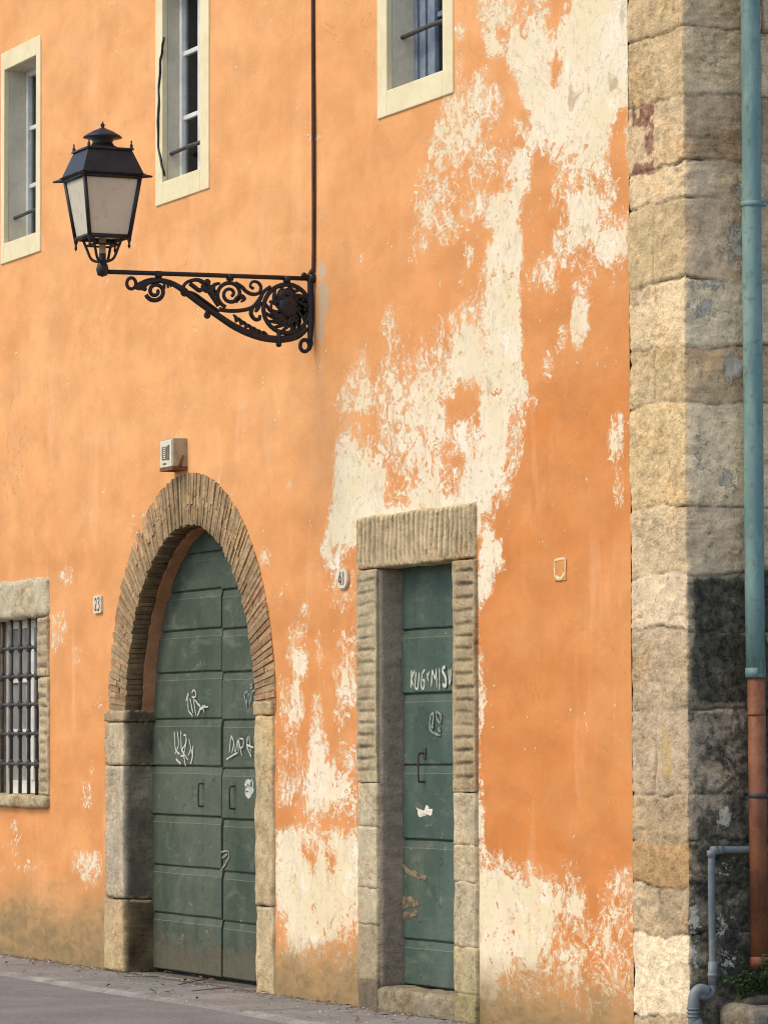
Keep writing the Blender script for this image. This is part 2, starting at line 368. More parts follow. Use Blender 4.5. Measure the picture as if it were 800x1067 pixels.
def door_mat(name, green1, green2, zrot):
    n = NT(name, .7, .12); z = n.sep()[2]
    a = n.noise(2.4, 7, .6, .5, n.map((1, 1, .6))); g = n.noise(40, 4, .6, 0, n.map((.3, 1, 1))); d = n.noise(9, 7, .7, .8)
    c = n.mix(n.ramp(a, .3, .7), green1, green2)
    c = n.mix(n.ramp(n.noise(1.3, 6, .62, .4, n.map((.8, 1, 1), (9, 1, 4))), .5, .68, 0.0, .5), c, (.125, .135, .10))
    c = n.mix(n.ramp(g, .5, .8, 0.0, .45), c, tuple(x*.6 for x in green1))
    c = n.mix(n.ramp(n.noise(5, 6, .65, .6, n.map((.6, 1, 1.6), (3, 3, 3))), .52, .70, 0.0, .45), c, (.175, .19, .14))
    rot = n.math('ADD', n.ramp(z, zrot, zrot-.35, 0.0, 1.0, False), n.math('MULTIPLY', n.math('SUBTRACT', d, .5), 2.2))
    rm = n.math('MULTIPLY', n.ramp(rot, .42, .85), .85)
    c = n.mix(rm, c, n.mix(g, (.15, .13, .085), (.075, .062, .042)))
    c = n.mix(n.ramp(d, .65, .70, 0.0, .8), c, (.30, .29, .22)); c = n.mix(n.ramp(n.noise(13, 7, .7, 1.2, n.map((1, 1, 1), (2, 5, 7))), .34, .40, .7, 0.0), c, (.035, .042, .03))
    c = n.mix(n.ramp(n.noise(3, 6, .6, .3, n.map((3.5, 1, .35), (8, 1, 1))), .55, .75, 0.0, .4), c, (.05, .065, .05))
    geo = n.t.nodes.new('ShaderNodeNewGeometry'); sx = n.t.nodes.new('ShaderNodeSeparateXYZ'); n.t.links.new(geo.outputs['True Normal'], sx.inputs[0])
    c = n.mix(n.math('MULTIPLY', n.ramp(sx.outputs[2], .1, .3), n.ramp(g, .3, .6, .15, .5)), c, (.22, .215, .155))   # dust lying on the sloped board edges
    n.bump(n.math('ADD', n.math('MULTIPLY', a, .5), n.math('ADD', n.math('MULTIPLY', g, .3), n.math('MULTIPLY', rm, -.8))), .35, .008)
    n.set('Roughness', n.ramp(a, .3, .7, .62, .85))
    return n.color(c)
M['gate'] = door_mat('grey_green_gate_paint', (.044, .066, .045), (.096, .114, .082), .46)
M['door'] = door_mat('green_door_paint', (.048, .082, .063), (.096, .130, .103), .32)

# ------------------------------------------------------------------ the peeled map of the facade (measured rows)
ROWS = {
0: "475-500:.1 500-535:.6 535-555:.35 555-575:.6 575-595:.1 595-656:1",
20: "475-500:.2 500-535:.7 535-545:.3 545-570:.7 570-583:.1 583-656:1",
35: "476-485:.5 485-503:.1 503-517:.8 517-530:.1 530-568:.85 568-580:.3 582-656:1",
50: "475-508:.05 508-530:.85 530-575:.95 575-583:.6 583-656:1",
65: "475-482:.6 485-530:.1 530-570:.9 572-583:.25 585-656:1",
80: "476-485:.4 485-495:.2 495-510:.5 510-538:.08 538-573:.95 573-583:.1 583-656:1",
95: "465-520:.62 520-540:.05 540-656:1",
110: "460-525:.66 525-545:.1 545-648:1 648-656:.7",
120: "458-520:.62 520-550:.1 552-640:1 640-656:.2",
135: "453-500:.7 500-530:.25 530-550:.5 555-635:.95 635-652:.1 652-657:.8",
150: "448-500:.7 500-520:.2 520-548:.15 548-560:.8 560-580:.6 580-635:.85 635-652:.1 652-657:.8",
165: "445-500:.58 500-520:.5 520-535:.6 535-555:.95 555-570:.12 570-600:.5 600-630:.8 630-652:.05 652-657:.6",
180: "435-480:.58 480-500:.35 500-530:.25 530-553:.9 553-575:.05 575-590:.45 590-635:.75 635-655:.05",
195: "430-470:.52 470-500:.3 500-535:.3 535-550:.9 550-575:.08 575-640:.48 640-655:.1",
205: "430-478:.56 478-492:.2 492-518:.5 518-545:.9 545-575:.12 575-590:.4 590-622:.9 622-640:.6 640-655:.05",
215: "425-450:.7 450-470:.5 470-490:.25 490-505:.6 505-542:.8 545-570:.15 570-585:.4 590-622:.9 622-635:.5 635-655:.1",
230: "428-440:.3 440-475:.55 475-505:.25 505-540:.8 542-580:.08 580-595:.4 595-620:.95 620-632:.5 635-650:.4 650-656:.6",
245: "425-440:.3 440-455:.2 455-478:.5 478-515:.1 515-543:.97 545-575:.04 575-590:.6 590-625:.9 625-652:.85",
260: "425-445:.4 445-478:.1 483-492:.4 505-545:.97 545-575:.08 575-600:.7 600-625:.5 625-654:.9",
272: "425-435:.4 435-480:.05 485-492:.5 505-545:.88 545-560:.1 560-580:.5 580-610:.35 610-625:.5 625-645:.6 645-655:.2",
285: "440-478:.05 478-483:.4 498-540:.75 540-550:.1 550-578:.6 578-612:.2 612-620:.6 620-655:.2",
300: "425-475:.08 475-480:.3 480-505:.2 505-538:.97 538-545:.3 550-585:.35 598-612:.6 612-635:.05 635-640:.3",
315: "400-410:.25 425-445:.15 475-490:.35 490-505:.5 505-540:1 545-595:.02 597-615:.85 615-655:.05",
330: "400-410:.5 410-455:.05 458-470:.4 470-505:.58 505-540:1 545-555:.05 555-562:.3 595-612:.95",
345: "395-415:.48 415-440:.1 450-470:.35 470-505:.8 505-542:1 582-590:.5 595-612:.82",
360: "375-395:.2 400-420:.45 430-460:.4 460-475:.45 475-505:.85 505-542:1 578-588:.5 597-607:.4",
375: "368-382:.4 398-412:.45 412-430:.42 430-470:.5 470-505:.88 505-543:1 566-577:.6",
390: "362-385:.6 385-400:.3 400-415:.8 415-440:.35 440-470:.6 470-505:.82 505-545:1 565-575:.5",
405: "355-390:.6 390-405:.5 405-440:.6 440-475:.75 475-500:.2 500-548:.97",
420: "352-385:.66 385-410:.6 410-440:.7 440-465:.85 465-500:.08 500-530:.85 530-548:.66 552-557:.7",
435: "352-395:.2 395-430:.6 430-465:.85 465-500:.25 500-530:.92 530-548:.56 634-648:.4",
450: "351-365:.4 365-395:.22 395-445:.7 445-470:.82 470-485:.8 485-505:.6 505-525:.97 525-546:.52 634-648:.6",
465: "350-370:.75 370-390:.52 390-450:.72 450-465:.82 465-480:.4 480-500:.9 500-525:.97 525-545:.5 634-648:.6",
480: "349-400:.93 400-420:.5 420-460:.76 460-485:.25 485-523:.97 523-540:.5 636-645:.3",
495: "348-400:.97 400-420:.28 420-435:.5 435-460:.82 460-490:.5 490-520:.97 520-538:.35 642-650:.3",
510: "347-400:.97 400-425:.33 425-460:.72 460-480:.4 480-515:.97 515-533:.4 640-648:.55",
525: "345-400:.97 400-430:.55 430-500:.95 500-513:.97 513-530:.2 640-648:.5",
540: "342-500:.97 495-513:.66 513-520:.2",
555: "340-500:.97 496-503:.2 503-515:.75",
565: "328-340:.45 340-372:.93 497-502:.1 503-520:.85",
575: "335-355:.85 355-370:.2 500-523:.85 270-282:.5",
585: "320-330:.1 340-352:.75 352-372:.15 500-525:.75 272-282:.55",
600: "330-335:.3 340-350:.35 352-372:.3 496-500:.2 500-515:.85",
615: "340-350:.35 350-372:.3 496-513:.93 290-296:.3",
625: "275-285:.35 290-295:.3 345-350:.4 352-372:.3 496-505:.75 505-518:.05",
632: "283-292:.4 314-323:.6 340-370:.28 496-500:.5",
645: "300-320:.1 315-323:.42 350-370:.1 496-500:.45",
660: "300-320:.42 328-335:.3 355-372:.42 496-500:.4",
672: "302-312:.42 330-335:.4 352-372:.52 496-502:.4",
685: "299-321:.85 331-336:.5 355-372:.3 496-503:.5",
700: "305-320:.6 345-372:.42 496-503:.5",
715: "290-300:.38 305-313:.75 352-372:.75 496-505:.5",
730: "292-302:.42 303-316:.78 325-335:.62 352-372:.62 496-506:.5",
745: "292-302:.42 303-316:.82 325-336:.68 345-365:.42 496-504:.45",
755: "292-300:.3 300-312:.52 324-337:.72 345-360:.3 496-502:.4",
770: "295-310:.32 324-341:.78 350-360:.2 496-501:.4",
785: "290-315:.37 320-343:.82 350-372:.32 496-501:.45",
800: "287-300:.42 300-325:.32 324-350:.92 355-373:.32 496-501:.6",
815: "287-320:.52 320-360:.92 360-373:.32 496-503:.7",
830: "287-305:.62 305-320:.32 320-365:.88 365-373:.3 496-505:.7",
845: "287-320:.14 320-332:.72 335-345:.72 345-373:.33 496-504:.8",
858: "287-325:.1 325-335:.42 340-373:.1 496-503:.8",
868: "287-300:.85 300-350:.78 350-373:.42 496-503:.8",
880: "287-310:1 310-330:.62 330-350:.62 350-374:.93 496-504:.8",
893: "287-315:1 315-330:.2 330-340:.62 340-352:.15 352-374:.97 496-525:.62 525-550:.22 75-107:.55",
905: "287-320:1 320-328:.3 330-340:.93 340-350:.3 350-374:.97 496-535:.72 535-565:.42 588-600:.4 640-662:.32 76-107:.62 0-40:.3",
915: "287-374:.97 496-540:.88 540-580:.42 588-605:.35 632-650:.5 648-662:.42 85-107:.4",
930: "287-374:.98 496-575:.97 575-590:.52 590-610:.52 622-640:.35 640-662:.42",
945: "287-320:.97 320-330:.62 330-374:.97 496-580:.98 580-608:.78 610-625:.12 625-662:.52",
960: "287-298:.3 299-374:.93 496-575:.98 575-590:.52 590-605:.62 605-625:.32 625-662:.52",
975: "287-298:.15 298-350:.85 350-374:.42 496-575:.96 575-605:.28 605-625:.42 625-662:.42",
990: "287-298:.15 300-320:.72 320-335:.42 335-374:.32 496-560:.96 560-580:.42 580-610:.52 610-650:.42 650-662:.22",
1005: "287-300:.1 302-316:.62 316-374:.32 496-530:.92 530-555:.62 555-600:.47 600-662:.37",
1020: "290-310:.3 310-350:.1 350-374:.22 496-520:.9 520-540:.5 540-662:.36",
1035: "290-374:.1 496-520:.78 520-560:.32 560-662:.28",
1050: "290-374:.08 496-520:.35 520-662:.2",
1075: "290-374:.05 496-662:.1",
}
LEFT = [(72, 588, 610, .4, 5), (64, 640, 672, .62, 6), (57, 640, 680, .5, 3), (80, 672, 690, .42, 6), (104, 725, 742, .4, 5), (92, 812, 842, .52, 6), (96, 790, 806, .35, 4), (14, 855, 890, .3, 10), (66, 598, 608, .4, 4), (300, 500, 512, .35, 4), (290, 610, 622, .3, 4), (300, 488, 494, .4, 3)]
XS = np.arange(-20, 700, 2.0); YS = np.array(sorted(ROWS), float)
G = np.zeros((len(YS), len(XS)))
for i, y in enumerate(sorted(ROWS)):
    for part in ROWS[y].split():
        rg, d = part.split(':'); a_, b_ = map(float, rg.split('-'))
        s_ = (XS >= a_) & (XS <= b_); G[i, s_] = np.maximum(G[i, s_], float(d)) if float(d) > .5 else np.where(G[i, s_] > 0, G[i, s_], float(d))
YF = np.arange(0, 1076, 5.0)
GF = np.stack([np.interp(YF, YS, G[:, j]) for j in range(len(XS))], 1)
for cx, ya, yb, d, hw in LEFT:
    gx = np.exp(-((XS-cx)/hw)**2); gy = ((YF >= ya) & (YF <= yb)).astype(float)
    GF = np.maximum(GF, d*gy[:, None]*gx[None, :])
ker = np.array([.25, .5, .25])
GF = np.apply_along_axis(lambda r: np.convolve(np.pad(r, 1, 'edge'), ker, 'valid'), 1, GF)
def bil(grid, xs, ys, x, y):
    x = min(max(x, xs[0]), xs[-1]-1e-6); y = min(max(y, ys[0]), ys[-1]-1e-6)
    i = int(np.searchsorted(ys, y, 'right'))-1; j = int(np.searchsorted(xs, x, 'right'))-1
    i = min(i, len(ys)-2); j = min(j, len(xs)-2)
    fy = (y-ys[i])/(ys[i+1]-ys[i]); fx = (x-xs[j])/(xs[j+1]-xs[j])
    return (grid[i][j]*(1-fx)+grid[i][j+1]*fx)*(1-fy)+(grid[i+1][j]*(1-fx)+grid[i+1][j+1]*fx)*fy
TX = [0, 100, 200, 300, 400, 500, 600, 660]; TY = [0, 200, 400, 600, 800, 900, 1067]
TONE = [[.25, .15, .15, .2, .25, .35, .5, .5], [.2, .15, .1, .2, .3, .45, .6, .65], [.15, .1, .1, .2, .4, .6, .65, .7],
        [.35, .3, .3, .45, .7, .85, .8, .75], [.6, .65, .6, .7, .8, .95, .9, .85], [.35, .4, .6, .7, .8, 1, .9, .85], [.4, .5, .6, .6, .7, .9, .9, .8]]
CEM = [(336, 282, 5, 12, 1.0), (337, 310, 7, 22, .95), (334, 340, 5, 25, .8), (649, 12, 5, 14, .75)]

# ------------------------------------------------------------------ measured openings (wall metres)
XC = at(716, 500).x                        # building corner
XQ = at(658.5, 500).x                      # where the corner stones meet the plaster
AX0, AX1 = at(130, 800, -.012).x, at(265, 735, -.015).x; ACX = (AX0+AX1)/2; AR = (AX1-AX0)/2
ASZ = 1.80; ARZ = at(203, 545).z-ASZ       # arch springing and rise
AO = .345                                  # ring depth
DX0, DX1 = at(392, 800, -.022).x, at(472, 800, -.022).x; DZ0, DZ1 = .145, at(392, 592).z
DJ0, DJ1 = at(371.5, 700, -.022).x, at(495.5, 800, -.022).x; DTZ = at(400, 536).z
GX0, GX1 = at(-17, 740, -.02).x, at(38.5, 740, -.02).x; GZ0, GZ1 = at(30, 828).z, at(30, 644).z
WINS = []
for (ol, il, ir, orr, zb, dep, kind) in ((2.6, 6, 39, 43.5, 5.30, .185, 'w'), (163.5, 170.6, 210, 219, 5.33, .135, 'w'), (394.6, 404.6, 462.8, 473.6, 5.39, .19, 'b')):
    yy = 150
    X = [at(q, yy).x for q in (ol, il, ir, orr)]
    WINS.append((*X, zb, zb+.155, zb+1.50, zb+1.64, dep, kind))

# ------------------------------------------------------------------ the house
house = tag(empty('house', (0, 0, 0)), 'old orange plastered house with peeling paint, arched green gate, narrow green door and stone corner', 'house')

def facade():
    dx, dz = .05, .025
    xs = np.concatenate([np.arange(-20.0, -9.0, .2), np.arange(-9.0, XQ+1e-6, dx)]); xs = np.append(xs[xs < XQ-.04], XQ-.024)
    zs = np.arange(-.05, 8.6, dz)
    def hole(x, z):
        if z < ASZ:
            if AX0-.28 < x < AX1+.28: return True
        elif ((x-ACX)/(AR+.28))**2+((z-ASZ)/(ARZ+.28))**2 < 1: return True
        if DX0-.23 < x < DX1+.23 and z < DZ1+.22: return True
        if GX0-.22 < x < GX1+.24 and GZ0-.05 < z < GZ1+.24: return True
        for (a, b, c, d, z0, z1, z2, z3, dp, k) in WINS:
            if (a+b)/2 < x < (c+d)/2 and (z0+z1)/2 < z < (z2+z3)/2: return True
        return False
    nx, nz = len(xs), len(zs)
    vs = []; pe = []; to = []; da = []; ce = []
    for x in xs:
        for z in zs:
            p = Vector((x, 0, z))
            y = noise.noise(Vector((x*.8, 3, z*.8)))*.006+noise.noise(Vector((x*3, 3, z*3)))*.0022
            px, py = proj(p)
            vs.append((x, y, z))
            pe.append(float(bil(GF, XS, YF, px, py)) if -15 < py < 1080 else (1.0 if px > 583 and py < 0 else 0))
            to.append(float(bil(TONE, TX, TY, px, py)))
            d = max(-.2, min(1, (.72-z)/.62))
            if px > 280: d = max(-.2, min(1, (.46-z)/.44))*.95
            da.append(d if px < 130 or px > 280 else d)
            ce.append(max(w*math.exp(-((px-cx)/rx)**2-((py-cy)/ry)**2) for cx, cy, rx, ry, w in CEM))
    fs = []
    for i in range(nx-1):
        for j in range(nz-1):
            if hole((xs[i]+xs[i+1])/2, (zs[j]+zs[j+1])/2): continue
            a = i*nz+j; fs.append((a, a+nz, a+nz+1, a+1))
    me = bpy.data.meshes.new('plaster_wall'); me.from_pydata(vs, [], fs)
    for nm, dat in (('peel', pe), ('tone', to), ('damp', da), ('cement', ce)):
        t = me.attributes.new(nm, 'FLOAT', 'POINT'); t.data.foreach_set('value', np.array(dat, dtype=np.float32))
    me.polygons.foreach_set('use_smooth', [True]*len(fs)); me.materials.append(M['plaster'])
    o = bpy.data.objects.new('plaster_wall', me); C0.objects.link(o); o.parent = house
facade()
# hidden body of the house behind the facade (closes the rooms off)
mb = MB(); T = .22
mb.box(-20, XC-.3, 4.0, 4.2, -.05, 8.6); mb.box(-20.2, -20, .0, 4.2, -.05, 8.6); mb.box(-20, XC-.3, .3, 4, 8.4, 8.6); mb.box(-20, XC-.3, .5, 4, 4.3, 4.4)
mb.build('rear_wall', M['dark_room'], house)

# ---- upper windows
def window(a, b, c, d, z0, z1, z2, z3, dep, kind):
    wood = M['white_wood'] if kind == 'w' else M['blue_wood']
    f = MB(); y = dep; fw = .045
    f.box(b, b+fw, y-.02, y+.04, z1, z2); f.box(c-fw, c, y-.02, y+.04, z1, z2)
    f.box(b+fw, c-fw, y-.018, y+.04, z1, z1+fw); f.box(b+fw, c-fw, y-.018, y+.04, z2-fw, z2)
    mid = (b+c)/2
    if kind == 'w':
        f.box(mid-.03, mid+.03, y-.012, y+.03, z1+fw, z2-fw)
        for k in (1, 2):
            zz = z1+(z2-z1)*k/3; f.box(b+fw, mid-.03, y-.005, y+.025, zz-.016, zz+.016); f.box(mid+.03, c-fw, y-.005, y+.025, zz-.016, zz+.016)
    else:
        f.box(b+fw+.003, b+.13, y-.004, y+.045, z1+fw, z2-fw); f.box(b+.185, b+.285, y-.012, y+.05, z1+fw, z2-fw)
        for k in (1, 2, 3):
            zz = at(458, 14.5, .2).z+.42*(k-1); f.box(b+.285, c-fw, y+.005, y+.035, zz-.016, zz+.016)
    w = f.build('window', wood, house, .004)
    s = MB(); q = -.012                                       # painted band round the opening
    s.box(a, b, q, .03, z0, z3); s.box(c, d, q, .03, z0, z3); s.box(b, c, q, .03, z0, z1); s.box(b, c, q, .03, z2, z3)
    s.build('surround', M['band'], w, .006)
    r = MB(); e = .002
    r.box(b-.05, b+e, .031, y+.05, z1, z2); r.box(c-e, c+.05, .031, y+.05, z1, z2)
    r.box(b-.05, c+.05, .031, y+.05, z1-.06, z1+e); r.box(b-.05, c+.05, .031, y+.05, z2-e, z2+.06)
    r.build('reveal', M['reveal'], w)
    g = MB(); g.box(b+.01, c-.01, y+.010, y+.014, z1+.01, z2-.01); g.build('glass', M['glass'], w)
    cu = MB(); pts = []
    if kind == 'w':
        N_ = 60; vs = []
        for i in range(N_+1):
            x = b+.02+(c-b-.04)*i/N_; yy_ = y+.10+.018*math.sin(i*1.1)+.008*math.sin(i*2.7)
            vs += [(x, yy_, z1-.02), (x, yy_+.01, z2)]
        cu.add(vs, [(2*i, 2*i+2, 2*i+3, 2*i+1) for i in range(N_) if i % 23 > 4], smooth=True); cu.build('curtain', M['curtain'], w)
    bar = MB(); zb = z1+(.20 if kind == 'w' else .33); yb = dep*(.42 if kind == 'w' else .5)
    bar.tube([(b-.03, yb, zb), (mid, yb, zb+.008), (c+.03, yb, zb)], .014, 10); bar.build('safety_bar', M['iron'], w)
for w_ in WINS: window(*w_)

# ---- arched gateway
SAND = (.40, .315, .185)
def vary(c, a=.12):
    k = 1+random.uniform(-a, a); return tuple(max(0, x*k*(1+random.uniform(-a*.12, a*.12))) for x in c)
mb = MB()
NB = 108
for k in range(NB):
    t0 = math.pi*(1-(k+.03)/NB); t1 = math.pi*(1-(k+.84)/NB)
    lean = 0.0
    for (ra, rb) in ([(0, 1)] if random.random() < .45 else [(0, .52), (.545, 1)] if k % 2 else [(0, .36), (.385, 1)]):
        j = random.uniform(-.008, .008); ya = -.008+random.uniform(-.007, .005)
        s0 = -.004+random.uniform(-.012, .006) if ra == 0 else 0
        e1 = random.uniform(-.005, .003) if rb == 1 else 0
        vs = []
        for t in (t0, t1):
            for yy in (ya, .115):
                for r in (ra*AO+s0, rb*AO+e1):
                    vs.append(Vector((ACX+(AR+r)*math.cos(t), yy+(random.uniform(-.004, .004) if yy < .1 else 0), ASZ+(ARZ+r)*math.sin(t))))
        up = math.sin((t0+t1)/2)
        right = (t0+t1)/2 < 1.0
        base = (.36, .245, .13) if random.random() < (.45+.5*up if right else .80+.2*up) else (.34, .205, .11)
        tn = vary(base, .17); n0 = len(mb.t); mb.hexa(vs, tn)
        if ra == 0:                                            # underside shade painted into the brick tint, darkest deeper in
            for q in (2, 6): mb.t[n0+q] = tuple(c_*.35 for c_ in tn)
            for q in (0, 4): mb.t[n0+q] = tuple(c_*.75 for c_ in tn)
# mortar body
segs = 90; vs = []
for i in range(segs+1):
    t = math.pi*(1-i/segs)
    for r, yy in ((.012, .002), (AO-.004, .002), (AO-.01, .12), (.012, .12)):
        vs.append((ACX+(AR+r)*math.cos(t), yy, ASZ+(ARZ+r)*math.sin(t)))
fs = [(i*4+k, i*4+(k+1) % 4, i*4+4+(k+1) % 4, i*4+4+k) for i in range(segs) for k in range(4)]
mb.add(vs, fs, (.56, .45, .29))
arch = mb.build('brick_arch', M['brick'], house)
for p in arch.data.polygons: pass
mb = MB(); vs = []
for i in range(61):
    t = math.pi*(1-i/60)
    for r, yy in ((.03, .116), (-.018, .118), (-.018, .245), (.03, .245)):
        rr = r+.004*math.sin(i*1.7)
        vs.append((ACX+(AR+rr)*math.cos(t), yy, ASZ+(ARZ+rr)*math.sin(t)))
mb.add(vs, [(i*4+k, i*4+(k+1) % 4, i*4+4+(k+1) % 4, i*4+4+k) for i in range(60) for k in range(4)], smooth=False)
mb.build('arch_lining', M['sleeve'], house)
# jambs of the gateway
JL0 = at(112.5, 850).x
mb = MB()
for y0, y1, tn, ex in ((741, 752, (.36, .27, .16), .03), (753, 797, (.46, .375, .24), 0), (798.5, 934, (.42, .35, .245), 0), (936, 1010, (.42, .31, .17), .01)):
    za, zb = at(112, y1).z, at(112, y0).z
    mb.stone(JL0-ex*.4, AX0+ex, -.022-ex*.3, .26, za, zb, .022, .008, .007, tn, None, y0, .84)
mb.build('gate_jamb', M['stone'], house, merge=True)
mb = MB(); mb.box(JL0+.02, AX0-.02, .012, .2, -.02, ASZ-.02, (.12, .10, .07)); mb.build('jamb_mortar', M['stone'], house); mb = MB(); mb.box(AX1+.03, at(286.5, 850).x-.03, .012, .2, -.02, ASZ-.02, (.12, .10, .07)); mb.build('jamb_mortar', M['stone'], house)
JR1 = at(286.5, 850).x
mb = MB()
for y0, y1, tn, ex in ((731, 745, (.38, .29, .16), .02), (746, 944, (.47, .365, .205), 0), (946, 1040, (.48, .375, .215), -.015)):
    za, zb = at(287, y1).z, at(287, y0).z
    mb.stone(AX1-ex*.5+.01, JR1+ex*.2, -.018-ex*.3, .26, za-.002, zb+.002, .022, .010, .008, tn, None, y0)
mb.build('gate_jamb', M['stone'], house, merge=True)

# gate leaves
GY = .200
def boards(x0, x1, edges, y, parent, name, mat, seed, inner=None):
    """plank leaf: boards with a bevelled upper edge, groove between them"""
    random.seed(seed); mb = MB()
    mb.box(x0, x1, y+.022, y+.05, edges[0], edges[-1])
    for za, zb in zip(edges[:-1], edges[1:]):
        jy = random.uniform(-.004, .004); h = zb-za; g = .006; x1j = x1+(random.uniform(-.012, .010) if inner == 'r' else 0); x0j = x0+(random.uniform(-.010, .010) if inner == 'l' else 0)
        prof = [(za+g, y+.022), (za+g, y+jy+.003), (za+g+.006, y+jy), (zb-.054, y+jy+.001), (zb-.050, y+jy+.004), (zb-.009, y+jy+.010), (zb-.005, y+.022)]
        nseg = 12; vs = []
        for i in range(nseg+1):
            x = x0j+(x1j-x0j)*i/nseg
            for (z, yy) in prof:
                vs.append((x, yy+noise.noise(Vector((x*3, z*3, seed)))*.003, z+noise.noise(Vector((x*2.5, seed, math.floor(z*30)/30)))*.004))
        m = len(prof)
        mb.add(vs, [(i*m+k, (i+1)*m+k, (i+1)*m+k+1, i*m+k+1) for i in range(nseg) for k in range(m-1)])
        for i in (0, nseg): mb.add([vs[i*m+k] for k in range(m)], [tuple(range(m)) if i else tuple(range(m-1, -1, -1))])
    return mb.build(name, mat, parent)
XM = at(231, 800, GY).x
gz = [at(225, y, GY).z for y in (1021, 957, 905.5, 851, 798.5, 748.5, 699, 654, 613, 574, 536)]
gz = [.03]+gz[1:]+[gz[-1]+.3]
leafL = boards(AX0-.05, XM-.006, gz, GY, house, 'gate_leaf', M['gate'], 3, 'r')
gz2 = [z-.012 for z in gz]; gz2[0] = .03
leafR = boards(XM+.006, AX1+.05, gz2, GY+.004, house, 'gate_leaf', M['gate'], 5, 'l')
mb = MB(); mb.box(AX0-.05, AX1+.05, GY+.052, GY+.08, .0, 3.4); mb.build('gate_backing', M['dark_room'], house)
def handle(parent, x, y0, y1, Y, out=.04):
    a = at(x, y0, Y); b = at(x, y1, Y); h = MB()
    z0, z1 = a.z, b.z; X = a.x
    h.tube(spline([(X, Y+.005, z0), (X, Y-out*.7, z0), (X, Y-out, z0-.015), (X, Y-out, z1+.015), (X, Y-out*.7, z1), (X, Y+.005, z1)], 4), .0065, 8)
    for zz, s in ((z0, 1), (z1, -1)):
        h.box(X-.022, X+.022, Y-.004, Y+.006, zz-.02*s-.012, zz+.02*s+.012)
    h.build('handle', M['iron'], parent)
handle(leafL, 212.5, 816.5, 840, GY); handle(leafR, 245, 819.5, 842.5, GY+.004)
def graffiti(parent, strokes, ox, oy, sc, Y, wid, mat):
    g = MB()
    for si, st in enumerate(strokes):
        w = wid*random.uniform(.8, 1.15)
        if isinstance(st[0], (int, float)): w = wid*st[0]; st = st[1]
        pts = [at(ox+x/sc, oy+y/sc, Y) for x, y in st]
        pts = spline(pts, 5) if len(pts) > 2 else [pts[0].lerp(pts[1], q/6) for q in range(7)]
        n_ = len(pts); vs = []
        for i, p in enumerate(pts):
            t = (pts[min(i+1, n_-1)]-pts[max(i-1, 0)]); t = Vector((t.x, 0, t.z)); t = t.normalized() if t.length > 1e-6 else Vector((0, 0, 1))
            u = Vector((t.z, 0, -t.x)); ww = w*(.75+.35*noise.noise(Vector((i*.7, si, 3))))*(.55 if i in (0, n_-1) else 1)
            dy = -.0045-.0007*si
            vs += [p+u*ww+Vector((0, dy, 0)), p-u*ww+Vector((0, dy, 0)), p+u*ww+Vector((0, dy+.0005, 0)), p-u*ww+Vector((0, dy+.0005, 0))]
        fs = []
        for i in range(n_-1):
            a = 4*i; b = a+4; fs += [(a, b, b+1, a+1), (a+2, a+3, b+3, b+2), (a, a+2, b+2, b), (a+1, b+1, b+3, a+3)]
        g.add(vs, fs)
    return g.build('graffiti', mat, parent)
graffiti(leafL, [[(90, 195), (110, 120), (112, 150)], [(110, 150), (115, 280), (150, 330), (150, 350)], [(130, 160), (160, 310)], [(150, 110), (170, 85), (190, 120), (180, 155), (150, 150)], [(165, 160), (190, 330)], [(180, 180), (210, 220), (235, 255), (205, 340)], [(235, 260), (280, 252), (310, 248)], [(255, 230), (275, 305)], [(240, 275), (285, 235)]], 185, 710, 9.41, GY, .0085, M['chalk'])
graffiti(leafL, [[(212, 310), (218, 400), (240, 430)], [(228, 310), (235, 380), (215, 430)], [(248, 305), (250, 400), (262, 420)], [(262, 330), (275, 335), (270, 380), (255, 410), (285, 460)], [(280, 350), (262, 440)], [(290, 350), (300, 400), (285, 440)], [(312, 385), (310, 440), (300, 480)], [(298, 380), (308, 430)], [(225, 455), (250, 480)], [(250, 440), (265, 440), (275, 490)]], 140, 700, 5.0, GY, .0085, M['chalk'])
graffiti(leafR, [[(530, 530), (515, 700)], [(530, 530), (560, 600), (540, 700)], [(560, 590), (575, 690), (600, 580), (605, 690)], [(605, 560), (640, 730)], [(620, 560), (655, 570), (650, 640), (620, 650)], [(490, 765), (560, 720), (600, 700)], [(700, 540), (695, 640), (735, 740)], [(715, 530), (730, 700)], [(690, 620), (760, 650)]], 185, 710, 9.41, GY+.004, .008, M['chalk'])
graffiti(leafR, [[(660, 125), (690, 105), (685, 260)], [(660, 125), (675, 190), (690, 260)], [(710, 110), (715, 240)], [(730, 200), (735, 110), (770, 85)], [(720, 40), (740, 25), (740, 60), (720, 70)], [(755, 140), (780, 190)]], 185, 710, 9.41, GY+.004, .009, M['chalk_faint'])
graffiti(leafR, [(2.1, [(583, 600), (590, 578), (606, 584), (612, 615), (598, 645), (586, 620), (600, 600), (618, 575), (614, 600), (622, 630)])], 140, 700, 5.0, GY+.004, .014, M['chalk'])
graffiti(leafR, [[(205, 720), (255, 712), (260, 760), (215, 830)], [(215, 760), (250, 735)], [(205, 845), (245, 800)]], 200, 780, 6.67, GY+.004, .010, M['chalk_faint'])

